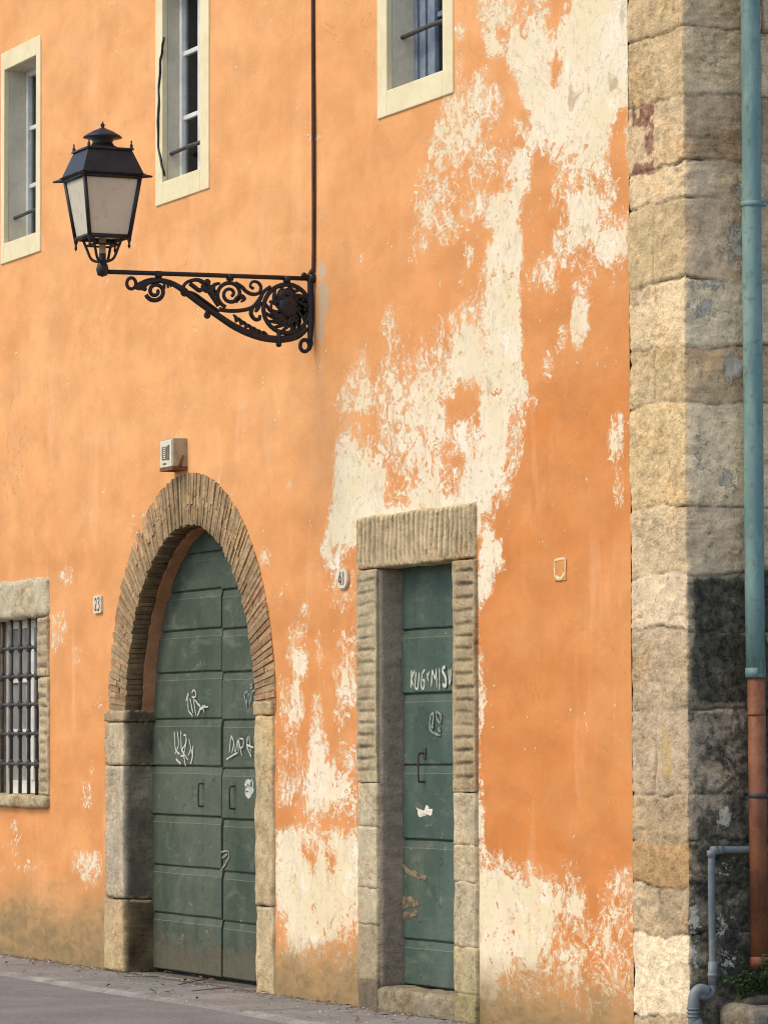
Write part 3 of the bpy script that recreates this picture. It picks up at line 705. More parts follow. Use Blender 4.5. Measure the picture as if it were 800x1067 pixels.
# ---- narrow door
random.seed(11)
mb = MB(); LC = (.48, .375, .22)
mb.stone(DJ0-.005, DJ1-.01, -.030, .24, DZ1, DTZ, .009, .006, .03, LC, ('v', .066, .034), 21)
lint = mb.build('stone_lintel', M['stone'], house, merge=True)
zc = at(380, 815).z
mb = MB()
mb.stone(DJ0, DX0, -.024, .24, zc, DZ1-.008, .0065, .004, .006, (.40, .325, .20), ('h', .072, .013), 22)
zz = zc-.006
for h_, tn in ((.26, (.45, .375, .245)), (.37, (.46, .385, .25)), (.22, (.44, .365, .235)), (.34, (.36, .29, .18)), (.5, (.17, .135, .09))):
    z0 = max(-.02, zz-h_); mb.stone(DJ0+.004, DX0-.002, -.020, .24, z0-.002, zz+.002, .022, .006, .003, tn, None, z0); zz = z0
    if z0 < 0: break
mb.build('door_jamb', M['stone'], house, merge=True)
mb = MB()
mb.stone(DX1, DJ1-.005, -.026, .24, at(480, 825).z, DZ1-.008, .0065, .005, .006, (.37, .285, .165), ('h', .074, .014), 23)
zz = at(480, 825).z-.006
for h_, tn in ((.3, (.47, .385, .245)), (.21, (.45, .37, .23)), (.37, (.45, .37, .235)), (.27, (.41, .335, .19)), (.5, (.30, .25, .12))):
    z0 = max(-.02, zz-h_); mb.stone(DX1+.002, DJ1-.012, -.022, .24, z0-.002, zz+.002, .022, .006, .003, tn, None, z0); zz = z0
    if z0 < 0: break
mb.build('door_jamb', M['stone'], house, merge=True)
mb = MB(); mb.stone(DX0+.004, DX1-.004, -.03, .30, -.03, DZ0, .025, .014, .03, (.25, .205, .135), None, 31); mb.build('doorstep', M['stone'], house, merge=True)
mb = MB(); mb.box(DJ0+.03, DX0-.02, .012, .2, -.02, DZ1, (.12, .10, .07)); mb.build('jamb_mortar', M['stone'], house); mb = MB(); mb.box(DX1+.02, DJ1-.03, .012, .2, -.02, DZ1, (.12, .10, .07)); mb.build('jamb_mortar', M['stone'], house)
mb = MB()                                                     # plastered inner reveal of the left jamb
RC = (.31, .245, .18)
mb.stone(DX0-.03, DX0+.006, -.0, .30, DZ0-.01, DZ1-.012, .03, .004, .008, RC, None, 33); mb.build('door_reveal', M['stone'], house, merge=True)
DY = .148
dz = [at(445, y, DY).z for y in (1036, 980, 875, 797, 722, 655, 570)]; dz[0] = DZ0+.012; dz[-1] += .1
door = boards(DX0-.02, DX1+.04, dz, DY, house, 'door', M['door'], 9)
mb = MB(); mb.box(DX0-.02, DX1+.04, DY+.052, DY+.07, 0, 3.0); mb.build('door_backing', M['dark_room'], house)
handle(door, 442, 785, 814.5, DY)
graffiti(door, [[(155, 190), (145, 390)], [(190, 200), (155, 290), (175, 370)], [(205, 220), (195, 380), (225, 390), (240, 220)], [(305, 190), (275, 240), (265, 370), (290, 400), (300, 310), (280, 310)], [(330, 230), (345, 320)], [(355, 210), (330, 290)], [(380, 380), (390, 190)], [(390, 190), (425, 300)], [(425, 300), (440, 180)], [(440, 180), (445, 390)], [(475, 170), (475, 410)], (1.7, [(540, 160), (505, 190), (545, 280), (545, 370), (510, 350)]), [(580, 180), (585, 340), (600, 300), (603, 180)]], 415, 680, 10.67, DY, .009, M['chalk'])
graffiti(door, [[(365, 700), (360, 860), (470, 920)], [(430, 640), (430, 720), (470, 780), (480, 700), (440, 660)], [(370, 820), (400, 830)], [(470, 830), (450, 860), (480, 870)], [(365, 700), (400, 680), (380, 860)], [(525, 910), (530, 900)]], 415, 680, 10.67, DY, .009, M['chalk_faint'])
def flake(name, pts, Y, th, mat, parent, seed):
    random.seed(seed); P0 = [at(x, y, Y) for x, y in pts]; P = []
    for i, p in enumerate(P0):
        q = P0[(i+1) % len(P0)]
        for t in (0, .3, .65): P.append(p.lerp(q, t)+Vector((random.uniform(-.012, .012), 0, random.uniform(-.008, .008))))
    n_ = len(P); mb = MB()
    c = sum(P, Vector())/n_
    vs = [p+Vector((0, -.004, 0)) for p in P]+[c+Vector((0, -th, 0))]+[p.lerp(c, .45)+Vector((0, -th*random.uniform(.6, 1.1), 0)) for p in P]
    fs = [(k, (k+1) % n_, n_+1+(k+1) % n_, n_+1+k) for k in range(n_)]+[(n_+1+k, n_+1+(k+1) % n_, n_) for k in range(n_)]
    mb.add(vs, fs); return mb.build(name, mat, parent)
flake('torn_paper', [(434, 842), (439, 846), (443, 843), (446, 838.5), (447.5, 842), (452, 843), (450, 849), (443, 850), (437, 852)], DY, .008, M['paper'], door, 1)
flake('splintered_patch', [(418.5, 900), (423, 904), (430, 907), (438, 911), (446, 913), (443, 916.5), (433, 915), (424, 911)], DY, .006, M['wood_bare'], door, 2)
flake('splintered_patch', [(416.5, 936), (421, 934), (429, 934), (436, 939), (438, 943), (433, 946), (424, 945), (418, 949), (416.5, 944)], DY, .006, M['wood_bare'], door, 3)
flake('splintered_patch', [(416, 956), (422, 950), (430, 948.5), (436, 949), (434, 954), (425, 957), (417, 959)], DY, .006, M['wood_bare'], door, 4)

# ---- barred ground-floor window
random.seed(4)
GLZ = at(40, 601).z; GR = at(52.5, 740).x; GL = GX0-.3
f = MB(); y = .165
f.box(GX0, GX0+.05, y, y+.05, GZ0, GZ1); f.box(GX1-.05, GX1, y, y+.05, GZ0, GZ1); f.box(GX0+.05, GX1-.05, y+.002, y+.05, GZ0, GZ0+.10); f.box(GX0+.05, GX1-.05, y+.002, y+.05, GZ1-.06, GZ1)
px_ = [GX0+.05+(GX1-GX0-.1)*k/4 for k in range(5)]
for x in px_[1:-1]: f.box(x-.036, x+.036, y-.004, y+.045, GZ0+.10, GZ1-.06)
for zz in (at(30, 761).z, at(30, 708).z): f.box(GX0+.05, GX1-.05, y+.006, y+.04, zz-.014, zz+.014)
gw = f.build('barred_window', M['bright_wood'], house, .003)
g = MB(); g.box(GX0, GX1, y+.028, y+.032, GZ0, GZ1); g.build('pane', M['grey_pane'], gw)
mb = MB(); mb.stone(GL, GR, -.03, .20, GZ1, GLZ, .022, .012, .05, (.47, .40, .27), None, 41); mb.build('stone_lintel', M['stone'], gw, merge=True)
mb = MB(); zt = at(45, 705).z
mb.stone(GX1, GR-.01, -.022, .2, zt, GZ1-.005, .018, .009, .015, (.40, .31, .19), ('h', .078, .028), 42)
mb.stone(GX1+.03, GR, -.02, .2, GZ0, zt-.008, .018, .009, .015, (.41, .33, .20), ('h', .07, .026), 43)
mb.build('stone_jamb', M['stone'], gw, merge=True)
mb = MB(); mb.stone(GL, GX0, -.03, .2, GZ0, GZ1-.005, .025, .008, .015, (.33, .26, .17), ('h', .078, .02), 44); mb.build('stone_jamb', M['stone'], gw, merge=True)
mb = MB(); mb.stone(GL, GR+.01, -.055, .2, at(50, 842).z, GZ0, .022, .012, .03, (.37, .30, .18), None, 45); mb.build('sill', M['stone'], gw, merge=True)
b = MB()
barx = [at(q, 740, .04).x for q in (-7, 3, 12.2, 21.5, 30.5, 39.0)]
hz = [at(25, q, .04).z for q in (675, 704.5, 734, 764.5, 796)]
for i, x in enumerate(barx):
    if not GX0-.02 < x < GX1+.06: continue
    x = min(x, GX1-.02)
    b.tube([(x, .04, GZ0-.01), (x, .04, GZ1+.01)], .0145, 8)
    for zz in hz: b.tube([(x, .04, zz-.034), (x, .038, zz-.018), (x, .038, zz+.018), (x, .04, zz+.034)], [.015, .023, .023, .015], 8)
for zz in hz: b.tube([(GX0-.02, .04, zz), (GX1+.03, .04, zz)], .0135, 8)
b.build('iron_grille', M['iron'], gw)

# ---- corner stones and shaded side wall (one worn face wrapped round the corner)
Zy = [-120, -60, -22, 28, 97, 165, 205, 290, 357, 418, 527, 597, 655, 737, 829, 879, 926, 975, 1062, 1130]
CZ = sorted(atX(716, q, XC).z for q in Zy)
CZ[0] = -.06; CZ = CZ+[CZ[-1]+.4*(k+1) for k in range(5)]
CZ = [z for z in CZ if z < 8.6]+[8.62]
def py_of(z): return proj(Vector((XC, 0, z)))[1]
FT = [(300, (.50, .42, .245)), (100, (.50, .415, .24)), (160, (.56, .47, .29)), (230, (.53, .44, .24)), (250, (.46, .385, .22)), (330, (.62, .53, .33)), (390, (.50, .42, .245)), (470, (.53, .44, .245)), (560, (.52, .45, .29)), (626, (.62, .545, .38)), (700, (.43, .375, .25)), (780, (.42, .36, .245)), (855, (.40, .33, .205)), (900, (.42, .30, .15)), (950, (.46, .39, .25)), (1020, (.72, .655, .46)), (1100, (.42, .35, .22))]
ST = [(10, (.56, .44, .31)), (60, (.62, .50, .345)), (130, (.52, .395, .275)), (185, (.58, .47, .335)), (240, (.56, .435, .31)), (320, (.66, .55, .40)), (385, (.58, .44, .295)), (470, (.64, .535, .385)), (560, (.56, .465, .345)), (626, (.34, .30, .23)), (690, (.32, .28, .21)), (780, (.40, .345, .275)), (855, (.36, .31, .24)), (900, (.30, .27, .21)), (950, (.34, .31, .25)), (1020, (.36, .33, .27)), (1100, (.2, .18, .13))]
FT = [(p, (c[0]*1.14, c[1]*1.0, c[2]*.93)) for p, c in FT]
ST = [(p, (min(.8, c[0]*1.25), c[1]*1.11, c[2]*.92)) for p, c in ST]
def near(tab, py): return min(tab, key=lambda t: abs(t[0]-py))[1]
LIME = [(768, 195, 9, 12, .75), (766, 250, 12, 30, .85), (752, 262, 6, 14, .6), (732, 322, 16, 14, .8), (735, 297, 24, 7, .65), (765, 385, 14, 22, .9), (760, 500, 14, 18, .55), (728, 470, 5, 40, .5), (755, 852, 11, 14, .8), (722, 958, 9, 22, .75), (724, 1000, 9, 25, .6), (750, 965, 12, 16, .62), (757, 1000, 14, 22, .62), (756, 905, 14, 10, .55), (745, 700, 20, 10, .2), (748, 60, 18, 20, .45), (720, 750, 6, 30, .3)]
random.seed(21)
def corner():
    W1 = XC-XQ; S1 = 1.5; ds = .0105; dz_ = .010
    ss = np.concatenate([np.arange(0, W1, ds), np.arange(W1, W1+S1+ds, ds)])
    zs = np.concatenate([np.arange(-.05, 6.0, dz_), np.arange(6.0, 8.65, .08)])
    # blocks per course
    rng = random.Random(5); lay = []
    for i in range(len(CZ)-1):
        mid = (CZ[i]+CZ[i+1])/2; py = py_of(mid)
        fj = []
        if 235 < py < 292 or 360 < py < 420: fj = [W1*.45]
        elif 930 < py < 972: fj = [W1*.47]
        elif 740 < py < 828: fj = [W1*.42]
        sj = []; s = W1+rng.uniform(.34, .62)
        while s < W1+S1: sj.append(s); s += rng.uniform(.3, .6)
        tints = {}
        lay.append((fj, sj, [tuple(c*rng.uniform(.88, 1.1) for _ in (0,)) and rng.uniform(.86, 1.12) for c in range(12)]))
    nS, nZ = len(ss), len(zs); vs = []; tint = []; lime = []; soot_shade = []; ochre = []
    for s in ss:
        for z in zs:
            wz = z+noise.noise(Vector((s*1.8, 7, z*1.8)))*.040+noise.noise(Vector((s*7, 7, z*7)))*.016+noise.noise(Vector((s*21, 7, z*21)))*.007
            ws = s+noise.noise(Vector((s*2.5, 11, z*2.5)))*.03+noise.noise(Vector((s*9, 11, z*9)))*.014
            i = min(max(int(np.searchsorted(CZ, wz, 'right'))-1, 0), len(CZ)-2)
            fj, sj, rv = lay[i]; js = fj+sj
            dj = min(wz-CZ[i], CZ[i+1]-wz)
            for q in js: dj = min(dj, abs(ws-q))
            bi = sum(1 for q in js if q < ws)
            front = s < W1
            gr = 1-min(1, max(0, dj)/.013); jn = noise.noise(Vector((s*3.2, 2, z*3.2)))+.5*noise.noise(Vector((s*11, 2, z*11))); gr = gr**1.5*max(0, min(1.5, .55+1.3*jn))
            ckl = max(0, 1-max(0, dj)/.0085)*max(0, min(1, .35+1.6*noise.noise(Vector((s*2.6, 21, z*2.6)))+.5*noise.noise(Vector((s*9, 21, z*9)))))
            bulge = min(1, max(0, dj)/.09)
            p3 = Vector((s*1.0, i*1.3+bi*.7, z))
            chp = max(0, noise.noise(Vector((s*6, i*2.0, z*6)))-.22)*.05*(1 if dj < .07 else .3); rough = noise.noise(p3*4)*.012+noise.noise(p3*11)*.009+noise.noise(p3*26)*.007-chp
            blk = noise.noise(Vector((i*7.3, bi*3.1, 5)))*.012
            d = rough*(.55+.25*bulge)+.002*bulge-gr*.012-ckl*.012+(blk*.35 if dj > .01 else 0)
            if front: P = Vector((XQ+s, -.010-d, z)); 
            else: P = Vector((XC+d, s-W1, z))
            e = abs(s-W1)
            if e < .04:                                        # worn arris
                k = (1-e/.04); P += Vector((-.004-.014*abs(noise.noise(Vector((1, 1, z*5)))), .004, 0))*k*k
                if front: P.x += d*k*.5
                else: P.y += (-.010-d)*k
            vs.append(P)
            if front or e < .01: c = near(FT, py_of((CZ[i]+CZ[i+1])/2))
            else: c = near(ST, py_of((CZ[i]+CZ[i+1])/2))
            kk = rv[bi % 12] if not front or bi else rv[0]*.5+.5
            c = [q*kk for q in c]
            px, py = proj(P)
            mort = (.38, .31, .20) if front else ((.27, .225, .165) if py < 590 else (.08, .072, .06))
            g2 = min(1, gr*1.1); c = [a_*(1-g2)+b_*g2 for a_, b_ in zip(c, mort)]
            c = [a_*(1-.85*ckl)+b_*.85*ckl for a_, b_ in zip(c, (.085, .068, .045))]
            if front and 108 < py < 182 and px < 682:           # old brick repair
                u, v_ = (px-658)/24, (py-108)/74
                if 0 < u < .95 and (v_ < .32 or v_ > .84 or (u > .55)): 
                    if noise.noise(Vector((s*14, 9, z*14))) > -.25: c = [q*(.8+.5*noise.noise(Vector((s*30, 3, z*30)))) for q in (.36, .20, .13)]
            tint.append((*c, 1)); 
            l = 0
            if not front: l = max(w*math.exp(-((px-cx)/rx)**2-((py-cy)/ry)**2) for cx, cy, rx, ry, w in LIME)
            lime.append(l)
            so = 0.0; och = 0.0
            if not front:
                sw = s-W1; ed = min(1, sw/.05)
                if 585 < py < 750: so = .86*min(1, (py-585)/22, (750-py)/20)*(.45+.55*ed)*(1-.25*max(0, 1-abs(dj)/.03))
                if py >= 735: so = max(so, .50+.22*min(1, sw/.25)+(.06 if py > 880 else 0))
                if py > 575: so = max(so, min(1, (sw-.30)/.05)*min(1, (py-575)/25))  # right of the pipe: deep shade painted into the same mask
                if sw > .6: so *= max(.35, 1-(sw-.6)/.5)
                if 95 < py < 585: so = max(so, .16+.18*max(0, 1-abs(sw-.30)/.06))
                if 120 < py < 160: och = .3
            else:
                so = .02
                if 742 < py < 830: och = .72*math.exp(-((px-694-9*noise.noise(Vector((1, 4, z*5))))/8)**2)*min(1, (py-742)/20, (830-py)/20)
                och = max(och, .62*math.exp(-((px-706)/9)**2-((py-590)/7)**2), .45*math.exp(-((px-690)/20)**2-((py-905)/18)**2))
            soot_shade.append(so); ochre.append(och)
    for nm, cond in (('corner_stones', lambda s: s < W1+.31), ('side_wall', lambda s: s >= W1+.31)):
        idx = [i for i in range(nS-1) if cond(ss[i])]; lo, hi = idx[0], idx[-1]+1
        vv = vs[lo*nZ:(hi+1)*nZ]; n_ = hi-lo
        fs = [(i*nZ+j, (i+1)*nZ+j, (i+1)*nZ+j+1, i*nZ+j+1) for i in range(n_) for j in range(nZ-1)]
        me = bpy.data.meshes.new(nm); me.from_pydata([tuple(v) for v in vv], [], fs)
        t = me.attributes.new('tint', 'FLOAT_COLOR', 'POINT'); t.data.foreach_set('color', np.array(tint[lo*nZ:(hi+1)*nZ], dtype=np.float32).ravel())
        for an, av in (('lime', lime), ('soot_shade', soot_shade), ('ochre', ochre)):
            t = me.attributes.new(an, 'FLOAT', 'POINT'); t.data.foreach_set('value', np.array(av[lo*nZ:(hi+1)*nZ], dtype=np.float32))
        me.polygons.foreach_set('use_smooth', [True]*len(fs)); me.materials.append(M['rubble'])
        o = bpy.data.objects.new(nm, me); C0.objects.link(o); o.parent = house
corner()
mb = MB(); mb.box(XC-.05, XC-.004, 1.48, 4.2, -.05, 8.6, (.25, .22, .17)); mb.build('side_wall', M['stone'], house)
mb = MB(); mb.box(XQ-.05, XQ+.02, .014, .05, -.05, 8.6, (.10, .08, .06)); mb.build('wall_joint', M['stone'], house)

# ------------------------------------------------------------------ street lamp on its scrolled bracket
XB = at(327.5, 290).x
def B(x, y): return atX(x, y, XB)
def Z7(x, y): return B(120+x/3.636, 270+y/3.636)
lampc = B(107, 283)
lamp = tag(empty('street_lamp', (XB, 0, B(327, 320).z)), 'black four-sided lantern with frosted glass on a scrolled wrought-iron wall bracket', 'street lamp')
k_ = .00215; NX = Vector((1, 0, 0))
mb = MB()
mb.tube([B(328, 290.6), B(216, 286.6), B(107, 283)], .0145, 14)
for q in (165, 435, 650): 
    c = Z7(q, 58+(q-165)*.04); mb.tube([c+Vector((0, .018, 0)), c+Vector((0, -.018, 0))], .023, 12)
c = B(107, 281); mb.lathe([(0.001, -.045), (.03, -.035), (.04, 0), (.032, .032), (.022, .045), (.022, .10)], c, 16)
for k in (0,): mb.tube([B(328.5, 290), B(322, 290.5)], .03, 12)
under(mb.build('arm', M['black_iron']), lamp)
mb = MB(); th = .013
def scroll(pts, ws, n=7, t=th):
    P = spline([Z7(*p) for p in pts], n); mb.band(P, [w*k_ for w in lerpw(ws, len(P))], NX, t)
def ring(cx, cy, rx, ry, w, a0=0, a1=360, t=th):
    P = [Z7(cx+rx*math.cos(math.radians(a)), cy+ry*math.sin(math.radians(a))) for a in np.linspace(a0, a1, 36)]
    mb.band(P, w*k_, NX, t)
def spiral(cx, cy, r0, r1, a0, turns, ws, sgn=1):
    P = []
    for t in np.linspace(0, 1, 40):
        a = math.radians(a0)+sgn*turns*2*math.pi*t; r = r0+(r1-r0)*t
        P.append(Z7(cx+r*math.cos(a), cy+r*math.sin(a)))
    mb.band(P, [w*k_ for w in lerpw(ws, len(P))], NX, th)
ring(62, 92, 17, 21, 5)
scroll([(75, 108), (90, 104), (105, 98), (125, 86), (160, 80), (205, 88), (240, 105), (268, 125), (330, 172), (395, 218), (455, 257), (520, 286), (580, 301), (640, 303), (690, 290), (725, 262)], [5, 12, 13, 10, 8, 8, 9, 10, 10, 10, 10.5, 11, 11, 11, 11, 9], 6, .016)
scroll([(88, 104), (105, 108), (118, 118)], [8, 9, 5])
spiral(153, 122, 38, 8, 160, 1.55, [7, 6, 6, 5], -1)
for dx_, dy_ in ((185, 103), (198, 100), (208, 97)): scroll([(dx_, 86), (dx_+2, dy_-4), (dx_+3, dy_+10)], [6, 4, 2], 3)
ring(263, 125, 6, 7, 8); ring(349, 213, 5, 5, 6.5); scroll([(352, 188), (346, 200), (349, 213)], [5, 4, 4], 4)
scroll([(258, 118), (262, 98), (280, 84), (312, 79), (338, 92), (355, 118), (372, 145), (392, 178)], [7, 5, 5, 6, 8, 9, 8, 6])
scroll([(283, 92), (300, 105), (318, 118), (332, 112), (330, 98)], [7, 7, 7, 6, 5])
scroll([(268, 122), (300, 130), (340, 158), (395, 198)], [4, 4, 4, 4])
for q in ((340, 100), (350, 88), (362, 110), (372, 125), (345, 115)): ring(q[0], q[1], 5, 6, 6)
spiral(436, 132, 52, 9, 110, 1.85, [6, 6, 6, 5, 5], 1)
scroll([(385, 135), (372, 118), (376, 98), (396, 92)], [9, 8, 6, 4])
scroll([(455, 160), (474, 142), (490, 150), (478, 162)], [8, 9, 6, 3])
scroll([(455, 90), (480, 105), (496, 122), (520, 133), (545, 128), (552, 105), (540, 88), (520, 86), (512, 102), (524, 112)], [6, 6, 6, 6, 5, 5, 5, 4, 4, 5])
scroll([(395, 190), (430, 196), (480, 194), (520, 182), (548, 152), (562, 125), (588, 104)], [7, 6, 6, 6, 7, 6, 5])
scroll([(520, 182), (515, 208), (530, 228), (546, 226), (548, 212)], [7, 7, 6, 6, 4])
scroll([(548, 160), (540, 185), (532, 200)], [9, 8, 4], 4)
ring(650, 188, 88, 92, 7); ring(650, 188, 60, 64, 4)
rr_ = random.Random(3)
for k in range(18):                                           # leafy rosette filling the ring
    a = 2*math.pi*k/16; 
    p = [(650+r*math.cos(a+.35*j), 188+r*1.04*math.sin(a+.35*j)) for j, r in enumerate((14, 36, 62, 86))]
    if k % 6 != 1: scroll(p, [9, 8+3*rr_.random(), 7, 3], 4)
for k in range(34):
    a = rr_.uniform(0, 6.28); r = rr_.uniform(5, 70); 
    if math.cos(a) < -.3 and r > 40: continue
    ring(660+r*math.cos(a), 185+r*math.sin(a), 5, 5, 8)
ring(655, 180, 16, 18, 20, t=.03); ring(648, 140, 18, 14, 12, t=.025); ring(690, 190, 16, 22, 8)
scroll([(585, 160), (612, 170), (630, 180)], [4, 7, 9], 4); scroll([(580, 215), (608, 208), (630, 200)], [4, 7, 9], 4)
for q in ((450, 216), (468, 228), (486, 240), (505, 252), (524, 262), (543, 272), (562, 278)): scroll([(q[0]+14, q[1]+22), (q[0]+8, q[1]+6), (q[0]-2, q[1]-6)], [9, 6, 1.5], 4)
scroll([(620, 268), (620, 300), (620, 328)], [6, 7, 6], 3, .02)
ring(620, 322, 3, 3, 7)
scroll([(738, 70), (741, 150), (741, 240), (738, 312)], [9, 10, 10, 8], 4, .02)
ring(718, 328, 17, 22, 6); scroll([(738, 290), (742, 320), (734, 345)], [7, 7, 5], 4)
scroll([(715, 62), (728, 72), (735, 90)], [4, 5, 5], 4); ring(715, 60, 5, 5, 4)
under(mb.build('scrollwork', M['black_iron']), lamp)
# lantern: sizes from the photograph, square to the wall
cx, cy = lampc.x, lampc.y
def zl(y): return B(107, y).z
lan = MB()
he, ht, hb = .210, .182, .128
z_eave, z_top, z_bot = zl(185), zl(186), zl(248)
lan.frustum((cx, cy), z_eave-.004, he-.02, z_eave+.008, he); lan.frustum((cx, cy), z_eave+.009, he-.012, zl(158), .140); 
lan.frustum((cx, cy), zl(158)-.002, .152, zl(157)+.004, .149)
for sx in (-1, 1):
    for sy in (-1, 1):
        lan.lathe([(.001, .04), (.006, .032), (.004, .02), (.010, .008), (.010, -.01)], (cx+sx*.138, cy+sy*.138, zl(156)+.008), 8)
        lan.lathe([(.001, -.075), (.010, -.06), (.006, -.04), (.014, -.02), (.014, .0)], (cx+sx*hb, cy+sy*hb, z_bot), 8)
        a = Vector((cx+sx*ht, cy+sy*ht, z_eave)); b_ = Vector((cx+sx*hb, cy+sy*hb, z_bot-.01)); lan.tube([a, b_], .0135, 6)
        e0 = Vector((cx+sx*(he-.05), cy+sy*(he-.05), z_eave)); lan.tube([e0, Vector((cx+sx*(he+.028), cy+sy*(he+.028), z_eave-.012))], [.022, .006], 6)
        lan.tube(spline([(cx+sx*hb*.72, cy+sy*hb*.72, z_bot-.01), (cx+sx*hb*.60, cy+sy*hb*.60, zl(258)), (cx+sx*.058, cy+sy*.058, zl(268)), (cx+sx*.04, cy+sy*.04, zl(271.5)), (cx+sx*.012, cy+sy*.012, zl(273))], 5), .009, 8)
for (h, zz, r) in ((hb, z_bot, .014), (ht, z_eave-.012, .013)):
    cs = [Vector((cx+sx*h, cy+sy*h, zz)) for sx, sy in ((-1, -1), (1, -1), (1, 1), (-1, 1))]
    for i in range(4): lan.tube([cs[i], cs[(i+1) % 4]], r, 6)
cs = [Vector((cx+sx*hb*.6, cy+sy*hb*.6, z_bot-.045)) for sx, sy in ((-1, -1), (1, -1), (1, 1), (-1, 1))]
for i in range(4): lan.tube([cs[i], cs[(i+1) % 4]], .007, 6)
zf = zl(157)
lan.lathe([(.130, 0), (.105, .022), (.072, .05), (.060, .085), (.070, .10), (.062, .112), (.122, .125), (.112, .142), (.066, .185), (.026, .212), (.012, .222), (.010, .238), (.016, .248), (.008, .262), (.002, .285)], (cx, cy, zf), 24, (1, 1, 1), .64)
lo = under(lan.build('lantern', M['black_iron']), lamp)
for sx, sy in ((0, -1), (1, 0), (0, 1), (-1, 0)):
    g = MB(); vs = []
    for zz, h in ((z_bot, hb-.004), (z_eave-.008, ht-.004)):
        for t in (-1, 1):
            for q in (0, -.004): vs.append((cx+(sx*(h+q) if sx else t*(h-.004)), cy+(sy*(h+q) if sy else t*(h-.004)), zz))
    g.hexa(vs); o = g.build('glass_pane', M['frost']); o.parent = lo
st = MB(); st.tube([(cx, cy, zl(274)), (cx, cy, z_bot+.06)], .021, 12); st.lathe([(.021, 0), (.06, .01), (.06, .03), (.02, .05)], (cx, cy, z_bot+.01), 16); o = st.build('lamp_holder', M['box_metal']); o.parent = lo
bl = MB(); bl.lathe([(.02, .0), (.034, .05), (.040, .12), (.034, .17), (.001, .19)], (cx, cy, z_bot+.06), 16); o = bl.build('bulb', M['white_wood']); o.parent = lo

# ------------------------------------------------------------------ small fixtures, each a thing of its own
xk = at(328.3, 150).x
mb = MB(); mb.tube(spline([(xk, -.014, 8.5), (xk+.004, -.014, 7.2), (xk, -.014, 6.2), (xk+.006, -.014, 5.3), (xk+.002, -.014, at(328, 272).z), (xk-.02, -.02, at(328, 282).z), (xk-.012, -.045, at(328, 288).z)], 8), .0125, 8)
tag(mb.build('cable', M['cable']), 'thin brown cable running straight down the orange wall to the lamp bracket', 'cable')
cb = [at(x, y, yy) for x, y, yy in ((171, 38, .02), (170.6, 42, -.018), (169.6, 47, -.02), (168.9, 56, -.016), (167.2, 63, -.018), (166.9, 76, -.02), (165.7, 92, -.016), (165.9, 106, -.018), (164.7, 124, -.022), (165.2, 140, -.018), (165.4, 154, -.016), (167.4, 164, -.018), (168.6, 172, -.02), (170.8, 179, -.018), (171.8, 184, .02))]
mb = MB(); mb.tube(spline(cb, 5), [.0085+.002*noise.noise(Vector((i*.4, 0, 0))) for i in range(len(cb)*5-4)], 8)
tag(mb.build('cable', M['black_iron']), 'short loose black cable hanging along the left edge of the middle upper window', 'cable')

bd = .105; bx0, bx1 = at(167.2, 470, -bd).x, at(180.3, 488, -bd).x; bz0, bz1 = at(180, 487.5, -bd).z, at(180, 456, -bd).z
ob = tag(empty('junction_box', ((bx0+bx1)/2, 0, bz0)), 'small rusty cream metal box with a dark panel, fixed above the brick arch', 'junction box')
mb = MB(); mb.box(bx0, bx1, -bd, .01, bz0, bz1); under(mb.build('case', M['box_metal'], None, .008), ob)
mb = MB(); mb.box(bx0+.012, bx1-.012, -bd-.006, -bd-.0005, bz0+.012, bz1-.010); under(mb.build('cover', M['plate'], None, .004), ob)
mb = MB(); w_ = bx1-bx0; h_ = bz1-bz0
mb.box(bx0+w_*.22, bx0+w_*.62, -bd-.0085, -bd-.0065, bz0+h_*.30, bz0+h_*.74); mb.box(bx0+w_*.66, bx0+w_*.80, -bd-.0085, -bd-.0065, bz0+h_*.28, bz0+h_*.78)
mb.box(bx0+w_*.3, bx0+w_*.55, -bd-.0085, -bd-.0065, bz0+h_*.14, bz0+h_*.2)
under(mb.build('panel', M['ink']), ob)
mb = MB()
for k in range(6): mb.box(bx0+w_*.34, bx0+w_*.52, -bd-.0105, -bd-.0088, bz0+h_*(.34+.066*k), bz0+h_*(.375+.066*k))
under(mb.build('lettering', M['plate']), ob)
mb = MB(); vs = []
mb.box(bx0-.002, bx1+.003, -bd-.003, .0, bz0-.012, bz0+.012)
mb.tube([(bx1+.001, -.055, bz0+.01), (bx1+.001, -.045, bz0+.05), (bx1+.001, -.028, bz0+.09)], [.014, .010, .003], 6)
under(mb.build('rust_stain', M['rust']), ob)

